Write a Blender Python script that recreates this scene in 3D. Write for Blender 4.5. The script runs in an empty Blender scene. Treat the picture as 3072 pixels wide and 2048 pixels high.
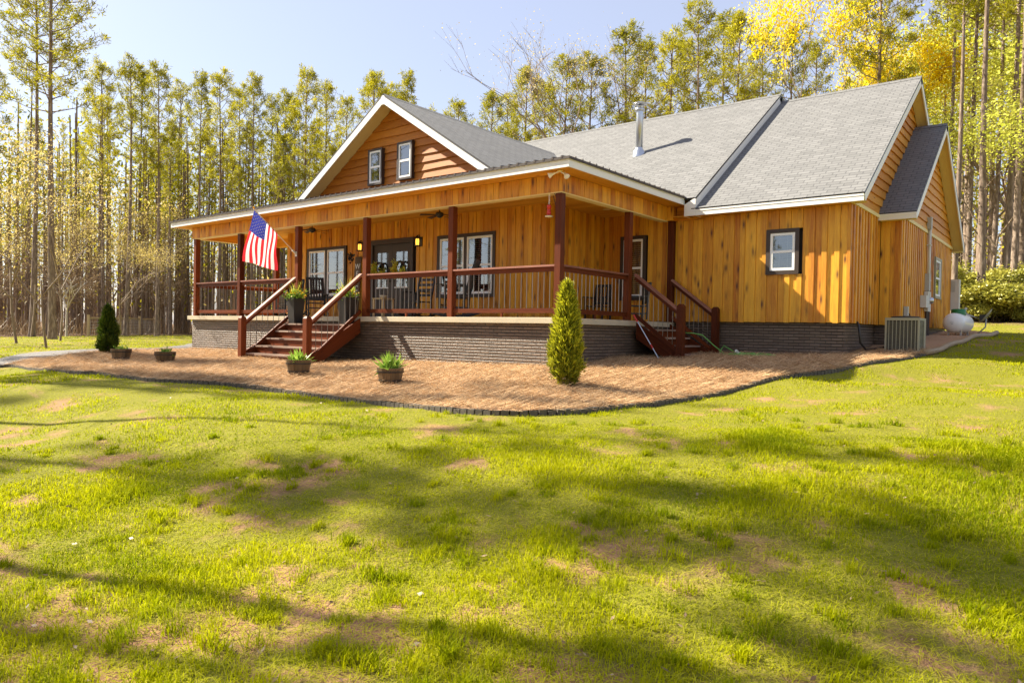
import bpy, math, random
import numpy as np
from mathutils import Vector, Matrix, Euler
R=math.radians
scene=bpy.context.scene
COL=scene.collection
rng=random.Random(7)
# ---------------- camera, sky, sun, exposure ----------------
YAW,PITCH,ROLL,FPX=0.6765,-0.0163,0.0185,2155.5
cam=bpy.data.cameras.new('camera'); camo=bpy.data.objects.new('camera',cam); COL.objects.link(camo)
cam.sensor_width=36; cam.lens=36*FPX/3072; cam.clip_start=.05; cam.clip_end=2000
_f=Vector((-math.sin(YAW)*math.cos(PITCH),math.cos(YAW)*math.cos(PITCH),math.sin(PITCH)))
_r=Vector((math.cos(YAW),math.sin(YAW),0)); _u=_r.cross(_f)
_r2=_r*math.cos(ROLL)+_u*math.sin(ROLL); _u2=-_r*math.sin(ROLL)+_u*math.cos(ROLL)
CAM=Vector((7.7036,-10.985,-0.2411))
camo.matrix_world=Matrix(((_r2.x,_u2.x,-_f.x,CAM.x),(_r2.y,_u2.y,-_f.y,CAM.y),(_r2.z,_u2.z,-_f.z,CAM.z),(0,0,0,1)))
scene.camera=camo
SUNDIR=Vector((.718,.240,-.653)).normalized()      # the way the light travels
elev=math.asin(-SUNDIR.z); azim=math.atan2(-SUNDIR.x,-SUNDIR.y)   # clockwise from +Y
world=bpy.data.worlds.new('World'); scene.world=world; world.use_nodes=True
nt=world.node_tree; bg=nt.nodes['Background']
sky=nt.nodes.new('ShaderNodeTexSky'); sky.sky_type='NISHITA'; sky.sun_disc=False
sky.sun_elevation=elev; sky.sun_rotation=azim; sky.air_density=1.0; sky.dust_density=1.2; sky.ozone_density=1.0
mw=nt.nodes.new('ShaderNodeMix'); mw.data_type='RGBA'; mw.inputs[0].default_value=.32; nt.links.new(sky.outputs[0],mw.inputs[6]); mw.inputs[7].default_value=(7.2,7.2,8.8,1)   # thin high haze whitening the whole sky
nt.links.new(mw.outputs[2],bg.inputs[0]); bg.inputs[1].default_value=.057
sun=bpy.data.lights.new('sun','SUN'); sun.energy=5.0; sun.angle=R(.6); sun.color=(1,.92,.76)
suno=bpy.data.objects.new('sun',sun); COL.objects.link(suno); suno.rotation_euler=SUNDIR.to_track_quat('-Z','Y').to_euler()
vs=scene.view_settings; vs.view_transform='Standard'; vs.look='None'; vs.exposure=1.6; vs.gamma=1
scene.cycles.max_bounces=8; scene.cycles.transparent_max_bounces=12; scene.cycles.diffuse_bounces=4
scene.cycles.sample_clamp_indirect=6
# ---------------- helpers ----------------
def tag(o,label=None,cat=None,group=None,kind=None):
    if label:o['label']=label
    if cat:o['category']=cat
    if group:o['group']=group
    if kind:o['kind']=kind
    return o
def thing(name,label,cat,loc=(0,0,0),rz=0,group=None,parent=None):
    o=bpy.data.objects.new(name,None); COL.objects.link(o); o.location=loc; o.rotation_euler=(0,0,rz); o.empty_display_size=.1
    if parent:o.parent=parent
    return tag(o,label,cat,group)
def part(name,parent):
    o=bpy.data.objects.new(name,None); COL.objects.link(o); o.parent=parent; return o
class MB:
    def __init__(s,seed=0): s.v=[];s.f=[];s.uv=[];s.t=[];s.mi=[];s.r=random.Random(seed);s.m=0
    def pts(s,P,M):
        b=len(s.v)
        for p in P:
            p=Vector(p); s.v.append(tuple(M@p if M is not None else p))
        return b
    def face(s,idx,uv,t): s.f.append(idx); s.uv.extend(uv); s.t.append(t); s.mi.append(s.m)
    def hexa(s,P,M=None,t=None):
        # P: 8 corners, bottom ring 0-3 then top ring 4-7
        if t is None:t=s.r.random()
        b=s.pts(P,M); P=[Vector(p) for p in P]
        ex=[(P[1]-P[0]).length,(P[3]-P[0]).length,(P[4]-P[0]).length]; g=ex.index(max(ex)); o=(s.r.random()*40,s.r.random()*40)
        lc=[(0,0,0),(1,0,0),(1,1,0),(0,1,0),(0,0,1),(1,0,1),(1,1,1),(0,1,1)]
        c=Vector((0,0,0))
        for p in P:c+=p/8
        flip=(P[1]-P[0]).cross(P[3]-P[0]).dot(P[4]-P[0])<0
        for q,n in (((0,3,2,1),2),((4,5,6,7),2),((0,1,5,4),1),((2,3,7,6),1),((1,2,6,5),0),((3,0,4,7),0)):
            a=[k for k in (0,1,2) if k!=n]
            if g in a: vv=g;uu=[k for k in a if k!=g][0]
            else: uu,vv=a
            qq=q[::-1] if flip else q
            s.face([b+k for k in qq],[(lc[k][uu]*ex[uu]+o[0],lc[k][vv]*ex[vv]+o[1]) for k in qq],t)
    def box(s,a,c,M=None,t=None):
        x0,y0,z0=a;x1,y1,z1=c
        s.hexa([(x0,y0,z0),(x1,y0,z0),(x1,y1,z0),(x0,y1,z0),(x0,y0,z1),(x1,y0,z1),(x1,y1,z1),(x0,y1,z1)],M,t)
    def beam(s,p,q,w,h,M=None,t=None,up=(0,0,1),drop=0):
        # box along p->q, w across, h along up'; centred (drop moves it down along up')
        p=Vector(p);q=Vector(q);d=(q-p).normalized();sd=d.cross(Vector(up)).normalized();u=sd.cross(d)
        p=p-u*drop;q=q-u*drop
        s.hexa([p-sd*w/2-u*h/2,p+sd*w/2-u*h/2,q+sd*w/2-u*h/2,q-sd*w/2-u*h/2,p-sd*w/2+u*h/2,p+sd*w/2+u*h/2,q+sd*w/2+u*h/2,q-sd*w/2+u*h/2],M,t)
    def poly(s,P,uv=None,M=None,t=None):
        if t is None:t=s.r.random()
        b=s.pts(P,M)
        if uv is None:
            P=[Vector(p) for p in P]; e=(P[1]-P[0]).normalized(); n=e.cross(P[2]-P[0]).normalized(); w=n.cross(e)
            uv=[((p-P[0]).dot(e),(p-P[0]).dot(w)) for p in P]
        s.face(list(range(b,b+len(P))),uv,t)
    def tube(s,P,rad,n=6,M=None,t=None,cap=True):
        if t is None:t=s.r.random()
        P=[Vector(p) for p in P]
        if not hasattr(rad,'__len__'):rad=[rad]*len(P)
        b0=len(s.v); L=0; up=Vector((0,0,1)); sd=None; Ls=[]
        for i,p in enumerate(P):
            d=((P[min(i+1,len(P)-1)]-P[max(i-1,0)])).normalized()
            if sd is None:
                sd=d.cross(up); sd=d.cross(Vector((1,0,0))) if sd.length<.1 else sd
            sd=(sd-d*sd.dot(d)).normalized(); w=d.cross(sd)
            s.pts([p+(sd*math.cos(2*math.pi*k/n)+w*math.sin(2*math.pi*k/n))*rad[i] for k in range(n)],M)
            if i:L+=(P[i]-P[i-1]).length
            Ls.append(L)
        for i in range(len(P)-1):
            for k in range(n):
                k2=(k+1)%n; c=2*math.pi*max(rad)/n
                s.face([b0+i*n+k,b0+(i+1)*n+k,b0+(i+1)*n+k2,b0+i*n+k2][::-1],[(k*c,Ls[i]),(k*c,Ls[i+1]),((k+1)*c,Ls[i+1]),((k+1)*c,Ls[i])][::-1],t)
        if cap:
            for i in (0,len(P)-1):
                q=[b0+i*n+k for k in range(n)]
                if i:q=q[::-1]
                q=q[::-1]
                s.face(q,[(math.cos(2*math.pi*k/n)*rad[i],math.sin(2*math.pi*k/n)*rad[i]) for k in range(n)],t)
    def lathe(s,prof,n=16,M=None,t=None):
        if t is None:t=s.r.random()
        b=len(s.v)
        for r,z in prof: s.pts([(r*math.cos(2*math.pi*k/n),r*math.sin(2*math.pi*k/n),z) for k in range(n)],M)
        for i in range(len(prof)-1):
            for k in range(n):
                k2=(k+1)%n; s.face([b+i*n+k,b+i*n+k2,b+(i+1)*n+k2,b+(i+1)*n+k],[(k/n,prof[i][1]),((k+1)/n,prof[i][1]),((k+1)/n,prof[i+1][1]),(k/n,prof[i+1][1])],t)
    def build(s,name,mats,parent=None,smooth=False,loc=None):
        me=bpy.data.meshes.new(name); me.from_pydata(s.v,[],s.f)
        ul=me.uv_layers.new(name='UVMap'); ul.data.foreach_set('uv',np.array(s.uv,dtype=np.float32).ravel())
        at=me.attributes.new('tone','FLOAT','FACE'); at.data.foreach_set('value',np.array(s.t,dtype=np.float32))
        if not isinstance(mats,(list,tuple)):mats=[mats]
        for m in mats:me.materials.append(m)
        if len(mats)>1: me.polygons.foreach_set('material_index',s.mi)
        if smooth: me.polygons.foreach_set('use_smooth',[True]*len(me.polygons))
        me.update()
        o=bpy.data.objects.new(name,me); COL.objects.link(o)
        if parent:o.parent=parent
        if loc:o.location=loc
        return o
def np_mesh(name,V,F,mats,tone=None,mi=None,k=3,smooth=False):
    V=np.asarray(V,dtype=np.float32).reshape(-1,3);F=np.asarray(F,dtype=np.int32).reshape(-1,k)
    me=bpy.data.meshes.new(name); me.vertices.add(len(V)); me.vertices.foreach_set('co',V.ravel())
    me.loops.add(F.size); me.loops.foreach_set('vertex_index',F.ravel())
    me.polygons.add(len(F)); me.polygons.foreach_set('loop_start',np.arange(0,F.size,k,dtype=np.int32)); me.polygons.foreach_set('loop_total',np.full(len(F),k,dtype=np.int32))
    if tone is not None:
        at=me.attributes.new('tone','FLOAT','FACE'); at.data.foreach_set('value',np.asarray(tone,dtype=np.float32))
    for m in (mats if isinstance(mats,(list,tuple)) else [mats]):me.materials.append(m)
    if mi is not None: me.polygons.foreach_set('material_index',np.asarray(mi,dtype=np.int32))
    if smooth: me.polygons.foreach_set('use_smooth',np.ones(len(F),dtype=bool))
    me.update(calc_edges=True); me.validate(); return me
def frame(o,u,n):
    # local x along u, local y outward n, local z up
    u=Vector(u).normalized();n=Vector(n).normalized()
    return Matrix(((u.x,n.x,0,o[0]),(u.y,n.y,0,o[1]),(u.z,n.z,1,o[2]),(0,0,0,1)))
# ground height
GC=np.array([(-14,-.5,-1.05),(-11,-1,-1.05),(-7,-1,-1.09),(-5.6,-1.6,-1.15),(-3,-1,-1.04),(0.5,-.8,-1.0),(.8,2.5,-.87),(1.2,4.3,-.77),(2.2,3.8,-.76),(4.2,4.2,-.71),(4.7,6,-.58),(4.7,8,-.4),(5,10.5,-.22),(5,14.3,-.08),(-7,-4,-1.22),(-1,-4,-1.3),(3,-2,-1.2),(6,2,-1.0),(9,5,-.85),(9,10,-.4),(9,15,0.0),(7.7,-11,-1.78),(11,-9,-1.7),(3,-11,-1.8),(-3,-10,-1.7),(-10,-9,-1.6),(14,-5,-1.5),(20,0,-1.3),(14,3,-1.0),(20,10,-.3),(12,22,.55),(10,30,.95),(22,25,.7),(30,40,1.2),(0,25,.5),(0,40,1.),(-10,20,-.3),(-20,25,-.8),(-17,2,-1.1),(-20,8,-1.15),(-20,-3,-1.2),(-28,5,-1.15),(-30,-6,-1.2),(-35,12,-1.1),(-45,20,-1.1),(-45,0,-1.2),(-60,30,-1.1),(-30,30,-1.0),(-20,-12,-1.5),(-40,-20,-1.5),(8,-25,-1.9),(35,-15,-1.6),(45,20,.3),(0,90,1.5),(60,90,1.5),(-90,50,-1),(-90,-30,-1.5),(90,0,-1),(40,-60,-2),(-60,-60,-2)],float)
def gz(x,y):
    x=np.asarray(x,float);y=np.asarray(y,float);sh=x.shape;x=x.ravel();y=y.ravel();out=np.empty(len(x))
    for a in range(0,len(x),20000):
        d2=(x[a:a+20000,None]-GC[:,0])**2+(y[a:a+20000,None]-GC[:,1])**2
        w=1/(d2+1.2)**2
        out[a:a+20000]=(w*GC[:,2]).sum(1)/w.sum(1)
    return out.reshape(sh)
def g1(x,y): return float(gz([x],[y])[0])
# numpy value noise
_tab=np.random.RandomState(3).rand(256,256)
def vn(x,y):
    xi=np.floor(x).astype(int);yi=np.floor(y).astype(int);fx=x-xi;fy=y-yi
    fx=fx*fx*(3-2*fx);fy=fy*fy*(3-2*fy)
    a=_tab[xi%256,yi%256];b=_tab[(xi+1)%256,yi%256];c=_tab[xi%256,(yi+1)%256];d=_tab[(xi+1)%256,(yi+1)%256]
    return (a*(1-fx)+b*fx)*(1-fy)+(c*(1-fx)+d*fx)*fy
def fbm(x,y,o=4):
    s=0;a=.5;t=0
    for i in range(o): s=s+a*vn(x*2**i+17*i,y*2**i+5*i);t+=a;a*=.55
    return s/t
# ---------------- materials ----------------
def newmat(name):
    m=bpy.data.materials.new(name); m.use_nodes=True; n=m.node_tree; b=n.nodes['Principled BSDF']; return m,n,b
def N(n,t,**kw):
    q=n.nodes.new(t)
    for k,v in kw.items(): setattr(q,k,v)
    return q
def ramp(n,fac,stops):
    r=N(n,'ShaderNodeValToRGB'); e=r.color_ramp.elements
    while len(e)<len(stops): e.new(.5)
    for i,(p,c) in enumerate(stops): e[i].position=p; e[i].color=(*c,1)
    n.links.new(fac,r.inputs[0]); return r.outputs[0]
def mix(n,fac,a,b,mode='MIX'):
    q=N(n,'ShaderNodeMix',data_type='RGBA',blend_type=mode)
    for s,i in ((fac,0),(a,6),(b,7)):
        if hasattr(s,'is_linked') or hasattr(s,'links'): n.links.new(s,q.inputs[i])
        elif i==0:q.inputs[0].default_value=s
        else:q.inputs[i].default_value=(*s,1)
    return q.outputs[2]
def coords(n,kind='UV',scale=(1,1,1)):
    tc=N(n,'ShaderNodeTexCoord'); mp=N(n,'ShaderNodeMapping'); mp.inputs['Scale'].default_value=scale
    n.links.new(tc.outputs[kind],mp.inputs[0]); return mp.outputs[0]
def noise(n,vec,scale=5,detail=4,rough=.6):
    q=N(n,'ShaderNodeTexNoise'); q.inputs['Scale'].default_value=scale; q.inputs['Detail'].default_value=detail; q.inputs['Roughness'].default_value=rough
    n.links.new(vec,q.inputs['Vector']); return q.outputs['Fac']
def attr(n,name='tone'):
    a=N(n,'ShaderNodeAttribute',attribute_name=name); return a.outputs['Fac']
def math_(n,op,a,b=0.,c=0.,clamp=False):
    q=N(n,'ShaderNodeMath',operation=op,use_clamp=clamp)
    for s,i in ((a,0),(b,1),(c,2)):
        if hasattr(s,'links'): n.links.new(s,q.inputs[i])
        else:q.inputs[i].default_value=s
    return q.outputs[0]
def bump(n,b,h,strength=.3,dist=.01):
    q=N(n,'ShaderNodeBump'); q.inputs['Strength'].default_value=strength; q.inputs['Distance'].default_value=dist
    n.links.new(h,q.inputs['Height']); n.links.new(q.outputs[0],b.inputs['Normal'])
def wood(name,dark,light,knot=(.10,.03,.01),rough=.6,knots=1.,bumps=.3,spec=.3):
    m,n,b=newmat(name)
    uv=coords(n,'UV',(1,1,1)); g=coords(n,'UV',(22,1.3,1)); fine=coords(n,'UV',(70,3,1))
    t=attr(n)
    gr=noise(n,g,1.1,6,.72); fn=noise(n,fine,1.5,3,.6)
    f=math_(n,'ADD',math_(n,'MULTIPLY',t,.72),math_(n,'MULTIPLY',gr,1.7)); f=math_(n,'SUBTRACT',f,.66,clamp=True)
    c=mix(n,f,dark,light)
    c=mix(n,math_(n,'MULTIPLY',fn,.45),c,tuple(x*.55 for x in dark))
    if knots:
        w=N(n,'ShaderNodeVectorMath',operation='ADD'); n.links.new(coords(n,'UV',(6.5,1.9,1)),w.inputs[0])
        v=N(n,'ShaderNodeTexVoronoi',feature='F1'); v.inputs['Scale'].default_value=1; v.inputs['Randomness'].default_value=1; n.links.new(w.outputs[0],v.inputs['Vector'])
        k=ramp(n,v.outputs['Distance'],[(0,(1,1,1)),(.055,(1,1,1)),(.12*knots,(.25,.25,.25)),(.2*knots,(0,0,0))])
        c=mix(n,k,c,knot)
    n.links.new(c,b.inputs['Base Color']); b.inputs['Roughness'].default_value=rough; b.inputs['Specular IOR Level'].default_value=spec
    bump(n,b,gr,bumps,.004); return m
def plain(name,col,rough=.5,metal=0,var=.12,scale=8,spec=None):
    m,n,b=newmat(name); o=coords(n,'Object')
    c=mix(n,noise(n,o,scale,5,.6),tuple(max(0,x*(1-var)) for x in col),tuple(min(1,x*(1+var)) for x in col))
    n.links.new(c,b.inputs['Base Color']); b.inputs['Roughness'].default_value=rough; b.inputs['Metallic'].default_value=metal
    if spec is not None:b.inputs['Specular IOR Level'].default_value=spec
    return m
M={}
M['pine']=wood('golden_pine_board',(.48,.135,.003),(1.0,.53,.035),knots=1.7,rough=.52,spec=.5)
M['ceil']=wood('pine_ceiling_board',(.58,.23,.012),(.90,.48,.065),knots=.8)
M['lap']=wood('cedar_stained_lap_board',(.28,.08,.008),(.66,.25,.025),rough=.55)
M['lapside']=wood('amber_lap_board',(.50,.18,.012),(.80,.37,.035),rough=.55)
M['stain']=wood('redwood_stained_timber',(.065,.013,.004),(.20,.045,.010),knot=(.02,.005,.003),rough=.5,spec=.15,knots=.5,bumps=.15)
M['step']=wood('worn_step_tread',(.20,.12,.085),(.46,.34,.26),knot=(.10,.05,.03),rough=.7,knots=.4)
M['tread']=wood('stained_handrail_lit_tone',(.16,.045,.025),(.42,.19,.13),knot=(.05,.02,.01),rough=.38,knots=.5,spec=.5)  # handrail stain, lightened: the look of sunlit rail tops put into the colour
M['white']=plain('white_painted_metal',(.80,.78,.74),.45,0,.04)
M['cream']=wood('cream_soffit_panel',(.82,.64,.28),(.90,.74,.36),knot=(.6,.45,.2),knots=0,bumps=.1)
M['black']=plain('black_paint',(.022,.019,.018),.45)
M['dkbrown']=plain('dark_bronze_trim',(.045,.028,.020),.5)
M['vinyl']=plain('white_vinyl_frame',(.88,.87,.85),.4,0,.03)
M['steel']=plain('satin_steel_rod',(.34,.30,.27),.3,.9,.05)
M['galv']=plain('galvanised_steel',(.55,.57,.60),.28,.9,.1,20)
M['grey']=plain('grey_enamel',(.42,.42,.38),.5)
M['ltgrey']=plain('pale_grey_enamel',(.62,.60,.53),.5)
M['tan']=plain('beige_enamel_cabinet',(.34,.31,.21),.5)
M['coil']=plain('dark_condenser_coil',(.05,.042,.03),.7)
M['tankw']=plain('white_tank_enamel',(.82,.80,.76),.3,0,.03)
M['green']=plain('green_plastic_dome',(.01,.16,.04),.35)
M['hose']=plain('green_rubber_hose',(.16,.42,.08),.4)
M['soil']=plain('potting_soil',(.05,.035,.025),.95,0,.5,40)
M['redgl']=plain('red_feeder_plastic',(.55,.03,.02),.25)
M['rope']=plain('cream_cord',(.7,.62,.45),.7)
def concrete():
    m,n,b=newmat('tan_concrete'); o=coords(n,'Object'); a=noise(n,o,2.2,6,.65); c=noise(n,o,60,3,.6)
    k=mix(n,a,(.40,.33,.21),(.62,.54,.39)); k=mix(n,math_(n,'MULTIPLY',c,.35),k,(.30,.25,.17)); n.links.new(k,b.inputs['Base Color']); b.inputs['Roughness'].default_value=.85; bump(n,b,c,.2,.004); return m
M['conc']=concrete()
def brickm():
    m,n,b=newmat('painted_brown_brick'); uv=coords(n,'UV')
    q=N(n,'ShaderNodeTexBrick'); q.inputs['Scale'].default_value=1; q.inputs['Brick Width'].default_value=.215; q.inputs['Row Height'].default_value=.0625; q.inputs['Mortar Size'].default_value=.009; q.inputs['Mortar Smooth'].default_value=.3
    q.inputs['Color1'].default_value=(.115,.074,.045,1); q.inputs['Color2'].default_value=(.225,.155,.105,1); q.inputs['Mortar'].default_value=(.04,.025,.014,1)
    n.links.new(uv,q.inputs['Vector']); o=coords(n,'UV'); s=noise(n,o,28,5,.7); g=noise(n,o,1.3,3,.6)
    c=mix(n,math_(n,'MULTIPLY',s,.5),q.outputs['Color'],(.07,.05,.04)); c=mix(n,math_(n,'MULTIPLY',g,.35),c,(.18,.13,.08)); n.links.new(c,b.inputs['Base Color']); b.inputs['Roughness'].default_value=.45; b.inputs['Specular IOR Level'].default_value=.6
    h=math_(n,'ADD',math_(n,'MULTIPLY',q.outputs['Fac'],-1.6),math_(n,'MULTIPLY',s,.9)); bump(n,b,h,1.,.012); return m
M['brick']=brickm()
def shingle(name,a,c2):
    m,n,b=newmat(name); uv=coords(n,'UV')
    q=N(n,'ShaderNodeTexBrick'); q.inputs['Scale'].default_value=1; q.inputs['Brick Width'].default_value=.26; q.inputs['Row Height'].default_value=.125; q.inputs['Mortar Size'].default_value=.013; q.inputs['Mortar Smooth'].default_value=.2
    q.inputs['Color1'].default_value=(*a,1); q.inputs['Color2'].default_value=(*c2,1); q.inputs['Mortar'].default_value=(.05,.05,.051,1); q.offset=.37; n.links.new(uv,q.inputs['Vector'])
    q2=N(n,'ShaderNodeTexBrick'); q2.inputs['Scale'].default_value=1; q2.inputs['Brick Width'].default_value=.41; q2.inputs['Row Height'].default_value=.125; q2.inputs['Mortar Size'].default_value=0.002
    q2.inputs['Color1'].default_value=(*c2,1); q2.inputs['Color2'].default_value=(*[x*.72 for x in a],1); q2.inputs['Mortar'].default_value=(.12,.12,.12,1); n.links.new(uv,q2.inputs['Vector'])
    c=mix(n,.28,q.outputs['Color'],q2.outputs['Color']); s=noise(n,uv,90,3,.7); w=noise(n,uv,.7,4,.6)
    c=mix(n,math_(n,'MULTIPLY',s,.35),c,tuple(x*.6 for x in a)); c=mix(n,math_(n,'MULTIPLY',w,.22),c,tuple(x*1.15 for x in c2)); n.links.new(c,b.inputs['Base Color']); b.inputs['Roughness'].default_value=.9
    sx=N(n,'ShaderNodeSeparateXYZ'); n.links.new(uv,sx.inputs[0]); saw=math_(n,'FRACT',math_(n,'DIVIDE',sx.outputs[1],.125))
    bump(n,b,math_(n,'ADD',math_(n,'MULTIPLY',saw,-1.),math_(n,'MULTIPLY',s,.2)),.9,.008); return m
M['shingle']=shingle('grey_asphalt_shingle',(.140,.137,.132),(.21,.205,.198))
def glassm():
    m,n,b=newmat('window_glass'); n.nodes.remove(b); out=n.nodes['Material Output']
    t=N(n,'ShaderNodeBsdfTransparent'); t.inputs[0].default_value=(.75,.8,.78,1); g=N(n,'ShaderNodeBsdfGlossy'); g.inputs['Roughness'].default_value=.02; g.inputs['Color'].default_value=(.9,.95,1,1)
    fr=N(n,'ShaderNodeFresnel'); fr.inputs[0].default_value=1.5; ms=N(n,'ShaderNodeMixShader')
    n.links.new(math_(n,'ADD',math_(n,'MULTIPLY',fr.outputs[0],1.6),.16,clamp=True),ms.inputs[0]); n.links.new(t.outputs[0],ms.inputs[1]); n.links.new(g.outputs[0],ms.inputs[2]); n.links.new(ms.outputs[0],out.inputs[0]); return m
M['glass']=glassm()
M['interior']=plain('unlit_room_black',(.012,.011,.010),.9)  # near-black backing: the darkness of unlit rooms put into the colour
M['blind']=plain('white_blind_slat',(.30,.29,.26),.6,0,.05)
def lampm():
    m,n,b=newmat('amber_lamp_glass'); b.inputs['Base Color'].default_value=(.8,.45,.1,1); b.inputs['Emission Color'].default_value=(1,.50,.06,1); b.inputs['Emission Strength'].default_value=.75; return m
M['lamp']=lampm()
def leafm(name,a,c2,trans=.45,rough=.5,spec=.3,extra=None):
    m,n,b=newmat(name); out=n.nodes['Material Output']
    t=attr(n); oi=N(n,'ShaderNodeObjectInfo'); f=math_(n,'ADD',math_(n,'MULTIPLY',t,.75),math_(n,'MULTIPLY',oi.outputs['Random'],.25))
    c=ramp(n,f,[(0,a),(1,c2)]) if extra is None else ramp(n,f,[(0,a),(.6,c2),(.9,c2),(1,extra)])
    n.links.new(c,b.inputs['Base Color']); b.inputs['Roughness'].default_value=rough; b.inputs['Specular IOR Level'].default_value=spec
    tr=N(n,'ShaderNodeBsdfTranslucent'); n.links.new(c,tr.inputs[0]); ms=N(n,'ShaderNodeMixShader'); ms.inputs[0].default_value=trans
    n.links.new(b.outputs[0],ms.inputs[1]); n.links.new(tr.outputs[0],ms.inputs[2]); n.links.new(ms.outputs[0],out.inputs[0]); return m
M['needle']=leafm('pine_needles',(.09,.105,.006),(.60,.53,.02),.5,.5)
M['yleaf']=leafm('yellow_spring_leaves',(.72,.55,.008),(.96,.80,.02),.55)
M['paleleaf']=leafm('pale_spring_leaves',(.46,.36,.09),(.74,.58,.20),.5)
M['ygleaf']=leafm('yellow_green_leaves',(.46,.52,.04),(.85,.80,.16),.5)
M['shrubleaf']=leafm('evergreen_shrub_leaves',(.16,.18,.012),(.60,.54,.10),.3,.4,.5)
M['arb']=leafm('arborvitae_sprays',(.03,.05,.003),(.66,.64,.03),.35,.6)
M['arb2']=leafm('dark_arborvitae_sprays',(.02,.05,.004),(.14,.19,.010),.35,.6)
M['blade']=leafm('grass_blades',(.085,.165,.001),(.46,.46,.003),.5,.6,.06,(.62,.50,.20))
M['strawy']=leafm('dry_straw',(.16,.07,.02),(.86,.60,.33),.15,.7,.2)
M['bulb']=leafm('bulb_plant_leaves',(.12,.26,.02),(.38,.52,.08),.4,.4)
M['flower']=leafm('golden_petals',(.75,.42,.01),(.85,.55,.03),.4)
M['brownleaf']=leafm('dry_brown_leaves',(.10,.055,.025),(.50,.36,.20),.3)
def bark(name,a,c2,c3):
    m,n,b=newmat(name); o=coords(n,'Object',(9,9,1.6)); oi=N(n,'ShaderNodeObjectInfo')
    s=noise(n,o,1.6,5,.7); c=ramp(n,s,[(.3,a),(.52,c2),(.7,c3)]); c=mix(n,math_(n,'MULTIPLY',oi.outputs['Random'],.4),c,a)
    n.links.new(c,b.inputs['Base Color']); b.inputs['Roughness'].default_value=.9; bump(n,b,s,.6,.02); return m
M['bark']=bark('pine_bark',(.075,.048,.032),(.25,.18,.13),(.54,.43,.33))
M['bark2']=bark('grey_twig_bark',(.16,.11,.075),(.30,.22,.15),(.42,.33,.24))
M['birch']=bark('pale_dead_wood',(.45,.38,.30),(.62,.55,.45),(.75,.68,.58))
M['fencewood']=wood('weathered_fence_wood',(.42,.30,.16),(.70,.54,.30),knots=.5)
M['barrel']=wood('dark_barrel_stave',(.07,.045,.022),(.24,.16,.085),knots=0,rough=.45)
def groundm():
    m,n,b=newmat('lawn_soil'); o=coords(n,'Object'); k=attr(n,'zone'); d=attr(n,'bare')
    big=noise(n,o,.6,5,.6); mid=noise(n,o,6,5,.7); fine=noise(n,o,45,4,.7)
    gr=mix(n,fine,(.035,.05,.004),(.30,.30,.012)); gr=mix(n,math_(n,'MULTIPLY',fine,.4),gr,(.36,.28,.07))
    vf=noise(n,o,130,3,.7); dirt=mix(n,mid,(.30,.14,.075),(.54,.33,.20)); dirt=mix(n,math_(n,'MULTIPLY',vf,.6),dirt,(.20,.10,.05))
    lit=mix(n,mid,(.16,.085,.045),(.40,.27,.16)); lit=mix(n,fine,lit,(.12,.07,.04))
    d2=math_(n,'MULTIPLY',d,math_(n,'ADD',math_(n,'MULTIPLY',math_(n,'ADD',mid,fine),1.0),.0),clamp=True); c=mix(n,d2,gr,dirt); c=mix(n,k,c,lit); n.links.new(c,b.inputs['Base Color']); b.inputs['Roughness'].default_value=.95; b.inputs['Specular IOR Level'].default_value=.15
    bump(n,b,math_(n,'ADD',mid,math_(n,'MULTIPLY',fine,.7)),.9,.04); return m
M['ground']=groundm()
def strawm():
    m,n,b=newmat('pine_straw'); o=coords(n,'Object',(1,1,1)); a=coords(n,'Object',(55,55,55)); c_=coords(n,'Object',(120,120,120))
    s1=noise(n,a,1,4,.7); s2=noise(n,c_,1,4,.7); big=noise(n,o,1.1,4,.6)
    c=mix(n,s1,(.13,.052,.018),(.52,.29,.14)); c=mix(n,math_(n,'MULTIPLY',s2,.6),c,(.66,.47,.29)); c=mix(n,math_(n,'MULTIPLY',big,.35),c,(.24,.12,.06))
    n.links.new(c,b.inputs['Base Color']); b.inputs['Roughness'].default_value=.9; bump(n,b,math_(n,'ADD',s1,s2),.5,.012); return m
M['straw']=strawm()
def gravelm():
    m,n,b=newmat('grey_gravel'); o=coords(n,'Object'); v=N(n,'ShaderNodeTexVoronoi'); v.inputs['Scale'].default_value=28; n.links.new(o,v.inputs['Vector'])
    c=mix(n,noise(n,o,1.5,5,.6),(.085,.075,.068),(.16,.145,.13)); c=mix(n,v.outputs['Distance'],c,(.20,.185,.17)); n.links.new(c,b.inputs['Base Color']); b.inputs['Roughness'].default_value=.9; bump(n,b,v.outputs['Distance'],.8,.02); return m
M['gravel']=gravelm()
M['paver']=plain('dark_grey_paver',(.095,.078,.058),.85,0,.5,18)
M['timber']=wood('weathered_landscape_timber',(.22,.14,.08),(.46,.34,.20),knots=.5)

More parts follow.
